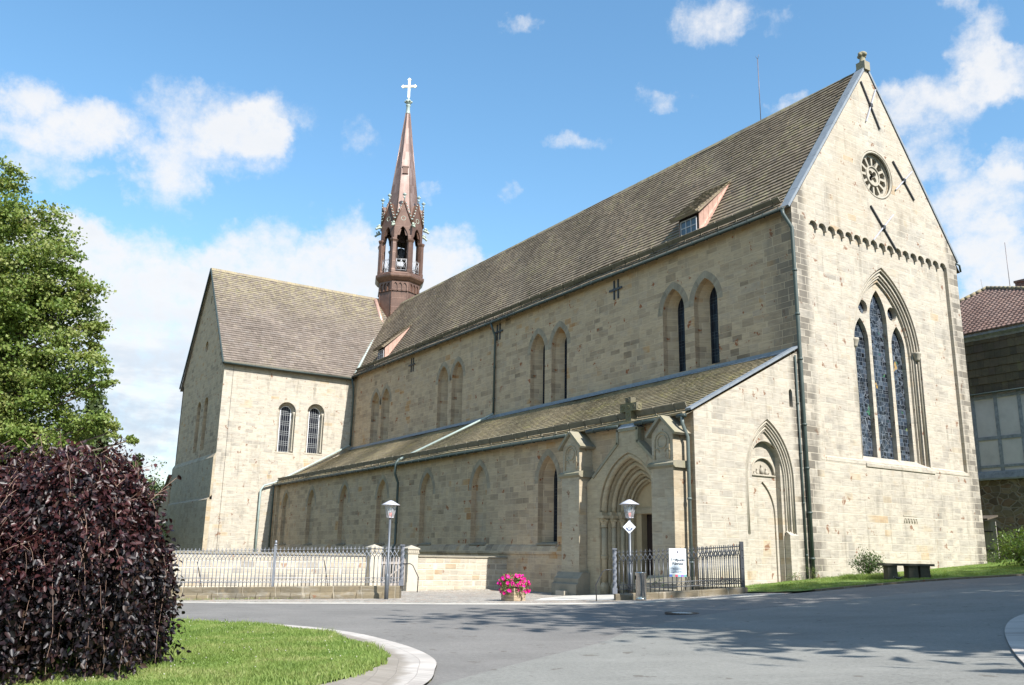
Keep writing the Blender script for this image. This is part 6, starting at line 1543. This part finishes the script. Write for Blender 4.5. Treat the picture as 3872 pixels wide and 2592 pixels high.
bush('weed_clump', (.3, 5.0), .40, .42, 26, .05, 'weed_leaf', 'loose weeds sprouting below the blind doorway of the aisle end', 'plant', 7, asp=.3)
bush('weed_clump', (.5, 19.0), .45, .45, 26, .06, 'weed_leaf', 'pale green weeds at the right hand foot of the church facade', 'plant', 8, asp=.4)
bush('ivy_clump', (-1.0, -.6), .7, .55, 60, .06, 'shrub_leaf', 'dark ivy clump inside the short iron fence under the drainpipe', 'plant', 9, asp=.7)

# petunias in a wooden tub
px_, py_ = -1.28, -7.25; pz = gz(px_, py_)
tb = thing('wooden_planter', (px_, py_, pz), 'square sun bleached wooden planter on the cobbles holding the petunias', 'planter')
ang = R(12); ax_ = np.array((math.cos(ang), math.sin(ang), 0)); ay_ = np.array((-math.sin(ang), math.cos(ang), 0))
for i in range(4): k = MB(); k.obox((px_, py_, pz+.05+i*.105), ax_, ay_, (0, 0, 1), .30+.004*(i % 2), .27+.004*(i % 2), .049); k.build('board_ring', 'planter_wood', tb)
k = MB(); k.obox((px_, py_, pz+.42), ax_, ay_, (0, 0, 1), .27, .24, .015); k.build('soil', 'soil', tb)
pt = thing('petunia', (px_, py_, pz+.42), 'overflowing magenta petunias spilling from the wooden planter', 'flowers'); rng = np.random.default_rng(31)
parts = []; V = []; F = []; o_ = 0
for i in range(240):
    d = rng.normal(size=3); d[2] = abs(d[2])*.9-.25; d /= np.linalg.norm(d); p = np.array((px_, py_, pz+.48))+d*np.array((.47, .47, .34))*(.75+.3*rng.random())
    if d[2] < 0: p[2] -= .12
    C = p+rng.normal(size=(5, 3))*.05; parts.append(leaf_quads(C, .075, rng, asp=.6, outward=np.tile(d, (5, 1))))
    if i < 150:
        s = .046+.02*rng.random(); n_ = d*.7+rng.normal(size=3)*.35+np.array((.25, -.3, .1)); n_ /= np.linalg.norm(n_); t1 = np.cross(n_, (0, 0, 1)); t1 /= np.linalg.norm(t1); t2 = np.cross(n_, t1); c = p+d*.06
        ring_ = [c+(t1*math.cos(a)+t2*math.sin(a))*s*(1.0 if j % 2 else .86)+n_*.012 for j, a in enumerate([2*math.pi*j/10 for j in range(10)])]
        V += [c-n_*.02]+ring_; F += [(o_, o_+1+j, o_+1+(j+1) % 10) for j in range(10)]; o_ += 11
leaf_obj('leaves', parts, 'weed_leaf', pt); raw('blossoms', V, F, 'petunia', pt)

# trees far behind the churchyard
def tree(nm, base, h, rad, mat, label, shape='round', seed=1, group=None, leaf=.35, n=140, clump=26, z_low=.25, tip=None):
    rng = np.random.default_rng(seed); x, y = base; z0 = gz(x, y)-.2; T = thing(nm, (x, y, z0), label, 'tree', group); parts = []; k = MB(); br = MB()
    k.tube([(x, y, z0), (x+.1, y, z0+h*.4), (x, y+.1, z0+h*.85)], .2, 8, radii=[.03*h*.6+.05, .02*h*.6+.04, .03]); k.build('trunk', 'bark', T)
    for i in range(n):
        if shape == 'cone':
            f = rng.random()**.75; zz = z0+h*(z_low+(1-z_low)*f); r = rad*(1-f)*(.55+.5*rng.random())+.05; a = rng.random()*2*math.pi; p = np.array((x+r*math.cos(a), y+r*math.sin(a), zz-.12*r)); d = np.array((math.cos(a), math.sin(a), .2)); sp = np.array((.28, .28, .45))*leaf*2.2
        else:
            q, dd = blob_points(rng, (0, 0, 0), 1.0, 1, 1, .45); q = q[0]; d = dd[0]; lump = 1+.18*math.sin(3*math.atan2(d[1], d[0])+seed)+.16*math.sin(5*d[2]+seed*2)
            p = np.array((x+q[0]*rad*lump, y+q[1]*rad*lump, z0+h*(z_low+1)/2+q[2]*h*(1-z_low)/2*lump)); sp = np.array((1, 1, .7))*rad*.16
        if tip and p[2] > 1.1+.93*(p[0]-tip-1.2*rng.random()): continue
        C = p+rng.normal(size=(clump, 3))*sp; parts.append(leaf_quads(C, leaf, rng, droop=1.2 if shape == 'cone' else .4, asp=.65, outward=np.tile(d+np.array((0, 0, .5)), (clump, 1)), ow=.45))
        if rng.random() < .5: br.tube([(x, y, z0+min(h*.8, max(h*.15, p[2]-z0-.25*h))), p], .03, 3)
    leaf_obj('crown', parts, mat, T); br.build('branches', 'bark', T); return T
tree('spruce_tree', (-52.6, -14.0), 13.6, 3.2, 'spruce', 'drooping grey green spruce behind the maple, left of the transept', 'cone', 2, leaf=.42, n=220, clump=40, z_low=.05)
tree('copper_beech', (-58.4, -13.0), 11.4, 2.7, 'purple_far', 'dull purple copper beech peeping out behind the spruce', 'round', 4, leaf=.3, n=220, clump=30)
tree('spruce_tree', (-72.2, -6.9), 11.4, 1.5, 'spruce', 'slim distant spruce with a pointed top between beech and transept', 'cone', 5, leaf=.3, n=110, clump=34, z_low=.05)
tree('spruce_tree', (-70.5, -9.6), 10.6, 1.9, 'spruce', 'shorter distant spruce just above the purple shrub', 'cone', 8, leaf=.3, n=110, clump=30, z_low=.05)
tree('broadleaf_tree', (-79.5, -4.6), 10.4, 3.3, 'far_leaf', 'rounded distant green tree against the transept wall', 'round', 6, leaf=.26, n=260, clump=30)
tree('broadleaf_tree', (-77.0, -1.2), 9.8, 3.0, 'far_leaf', 'distant green tree half hidden behind the transept edge', 'round', 9, leaf=.26, n=200, clump=30)
tree('broadleaf_tree', (-62.0, -8.8), 6.3, 2.2, 'rhodo_leaf', 'bright green bushy tree low beside the transept chapel', 'round', 10, leaf=.2, n=200, clump=26, z_low=.05)
for i, (x, y, h, r_, lab) in enumerate(((-38, -26, 9, 3.6, 'broad green tree beyond the garden wall, hidden behind the maple'), (-46, -33, 11, 4.2, 'tall green tree far left beyond the garden wall'), (-33, -36, 8, 3.4, 'low rounded green tree far left of the maple'), (-30, -46, 9, 4, 'leafy tree furthest left on the churchyard lawn'), (-55, -24, 10, 4, 'distant broad tree between the maple and the spruce'))):
    tree('broadleaf_tree', (x, y), h, r_, 'far_leaf', lab, 'round', 60+i, leaf=.3, n=200, clump=26, z_low=.05)
# roadside limes outside the frame on the right whose crowns throw the dappled shade
ty_ = [(25.8, -7.4, 15, 3.5), (28, -5.6, 25, 5.9), (30, 2.4, 27, 5.4), (27, 9.0, 25, 5.0), (30, 15.5, 27.5, 5.2), (28, 22.5, 26, 5.2), (31, 30, 27.5, 5.4)]
for i, (x, y, h, r_) in enumerate(ty_):
    tree('lime_tree', (x, y), h, r_, 'far_leaf', 'tall leafy roadside lime standing beyond the right edge and shading the road', 'round', 20+i, 'roadside limes', leaf=.6, n=300, clump=24, z_low=.06, tip=2.5)

# ------------------------------------------------------------------ GRASS
def grass(name, poly, n, h, seed, mat='grass_blade', near=None, bias=1.0):
    rng = np.random.default_rng(seed); xs = [p[0] for p in poly]; ys = [p[1] for p in poly]; pts = []
    P_ = rng.random((n*4, 2))*np.array((max(xs)-min(xs), max(ys)-min(ys)))+np.array((min(xs), min(ys)))
    c = np.zeros(len(P_), bool); m_ = len(poly); j = m_-1
    for i in range(m_):
        xi, yi = poly[i]; xj, yj = poly[j]
        if yi != yj: c ^= ((yi > P_[:, 1]) != (yj > P_[:, 1])) & (P_[:, 0] < (xj-xi)*(P_[:, 1]-yi)/(yj-yi)+xi)
        j = i
    P_ = P_[c][:n]; n = len(P_); a = rng.random(n)*2*math.pi; hh = h*(.5+.8*rng.random(n))*(1+.5*np.sin(P_[:, 0]*1.7+np.sin(P_[:, 1]*1.3)*2)*np.sin(P_[:, 1]*2.1)); ln = hh*(.2+.7*rng.random(n)); w = .0045+.004*rng.random(n)
    z = g(P_[:, 0], P_[:, 1])+.012; dx_, dy_ = np.cos(a), np.sin(a); b_ = rng.random(n)*2*math.pi
    base = np.stack([P_[:, 0], P_[:, 1], z], 1); sd = np.stack([np.cos(b_), np.sin(b_), 0*z], 1)*w[:, None]; md = base+np.stack([dx_*ln*.35, dy_*ln*.35, hh*.6], 1); tip = base+np.stack([dx_*ln, dy_*ln, hh], 1)
    V = np.stack([base-sd, base+sd, md+sd*.7, md-sd*.7, tip], 1).reshape(-1, 3); i = np.arange(n)*5
    F = np.concatenate([np.stack([i, i+1, i+2], 1), np.stack([i, i+2, i+3], 1), np.stack([i+3, i+2, i+4], 1)]); return tag(raw(name, V, F, mat), 'short uneven green grass blades of the '+('near lawn' if 'lawn' in name else 'verge'), 'grass', kind='stuff')
near_poly = [(p[0]+.05*math.sin(i*2.1), p[1]+.06+.06*math.sin(i*1.3)+.03*math.sin(i*3.7)) for i, p in enumerate(band_i) if p[0] > -3.5 and p[1] > -25]+[(13.0, -24), (6, -24.5), (-3.5, -23.2)]
grass('lawn_grass', near_poly, 150000, .055, 1)
grass('lawn_grass', [(7, -23.5), (7, -18), (12.6, -18.7), (14.2, -21.4), (14, -23.5)], 60000, .06, 4)
grass('verge_grass', [(.05, .3), (3.2, -.8)]+[(p[0]-.15, p[1]) for p in verge_e[4:-6]]+[(1, 24), (.05, YS)], 60000, .06, 2)
grass('verge_grass', [(2.2, 5.2), (3.6, 4.9), (3.3, 7.3), (1.5, 7.3)], 5000, .17, 6)
grass('verge_grass', [(-12.6, -22), (-6.1, -9.7), (-6.5, -10.5), (-9.5, -14.9), (-13.4, -20.2), (-13.6, -20.0)], 3000, .07, 7)
_ed = [(p[0]-.02+.05*math.sin(i*1.9), p[1]+.05+.07*math.sin(i*.83)) for i, p in enumerate(band_i) if p[0] > -3.5 and p[1] > -22]
grass('lawn_grass', _ed+[(p[0]-.22, p[1]-.2) for p in reversed(_ed)], 9000, .085, 11)
rng = np.random.default_rng(77); k = MB()
for i in range(150):
    x, y = rng.uniform(1, 12.5), rng.uniform(-22.5, -17.5)
    if inside((x, y), lawn_out): k.ball((x, y, gz(x, y)+.07), .009, 5, 4)
tag(k.build('clover_flowers', 'clover', None), 'tiny white clover heads scattered in the near lawn', 'flowers', kind='stuff')
# blackbird on the verge
bx, by = 5.05, 4.55; bz = gz(bx, by)+.03; bd_ = thing('blackbird', (bx, by, bz), 'small black bird on the grass before the stone bench', 'bird')
dv = np.array((-.66, -.75, 0)); k = MB(); P_ = lambda s, z: (bx+dv[0]*s, by+dv[1]*s, bz+z)
k.tube([P_(-.20, .16), P_(-.12, .12), P_(-.07, .09), P_(0, .075), P_(.06, .085), P_(.095, .11), P_(.12, .125), P_(.145, .122)], .03, 9, radii=[.012, .014, .03, .046, .04, .026, .024, .008])
k.tube([P_(0, .05), P_(.01, 0)], .005, 4); k.tube([P_(.01, .05), P_(.03, 0)], .005, 4); k.build('body', 'iron', bd_)
k = MB(); k.tube([P_(.142, .122), P_(.17, .117)], .006, 5, radii=[.006, .002]); k.build('beak', 'gold', bd_)
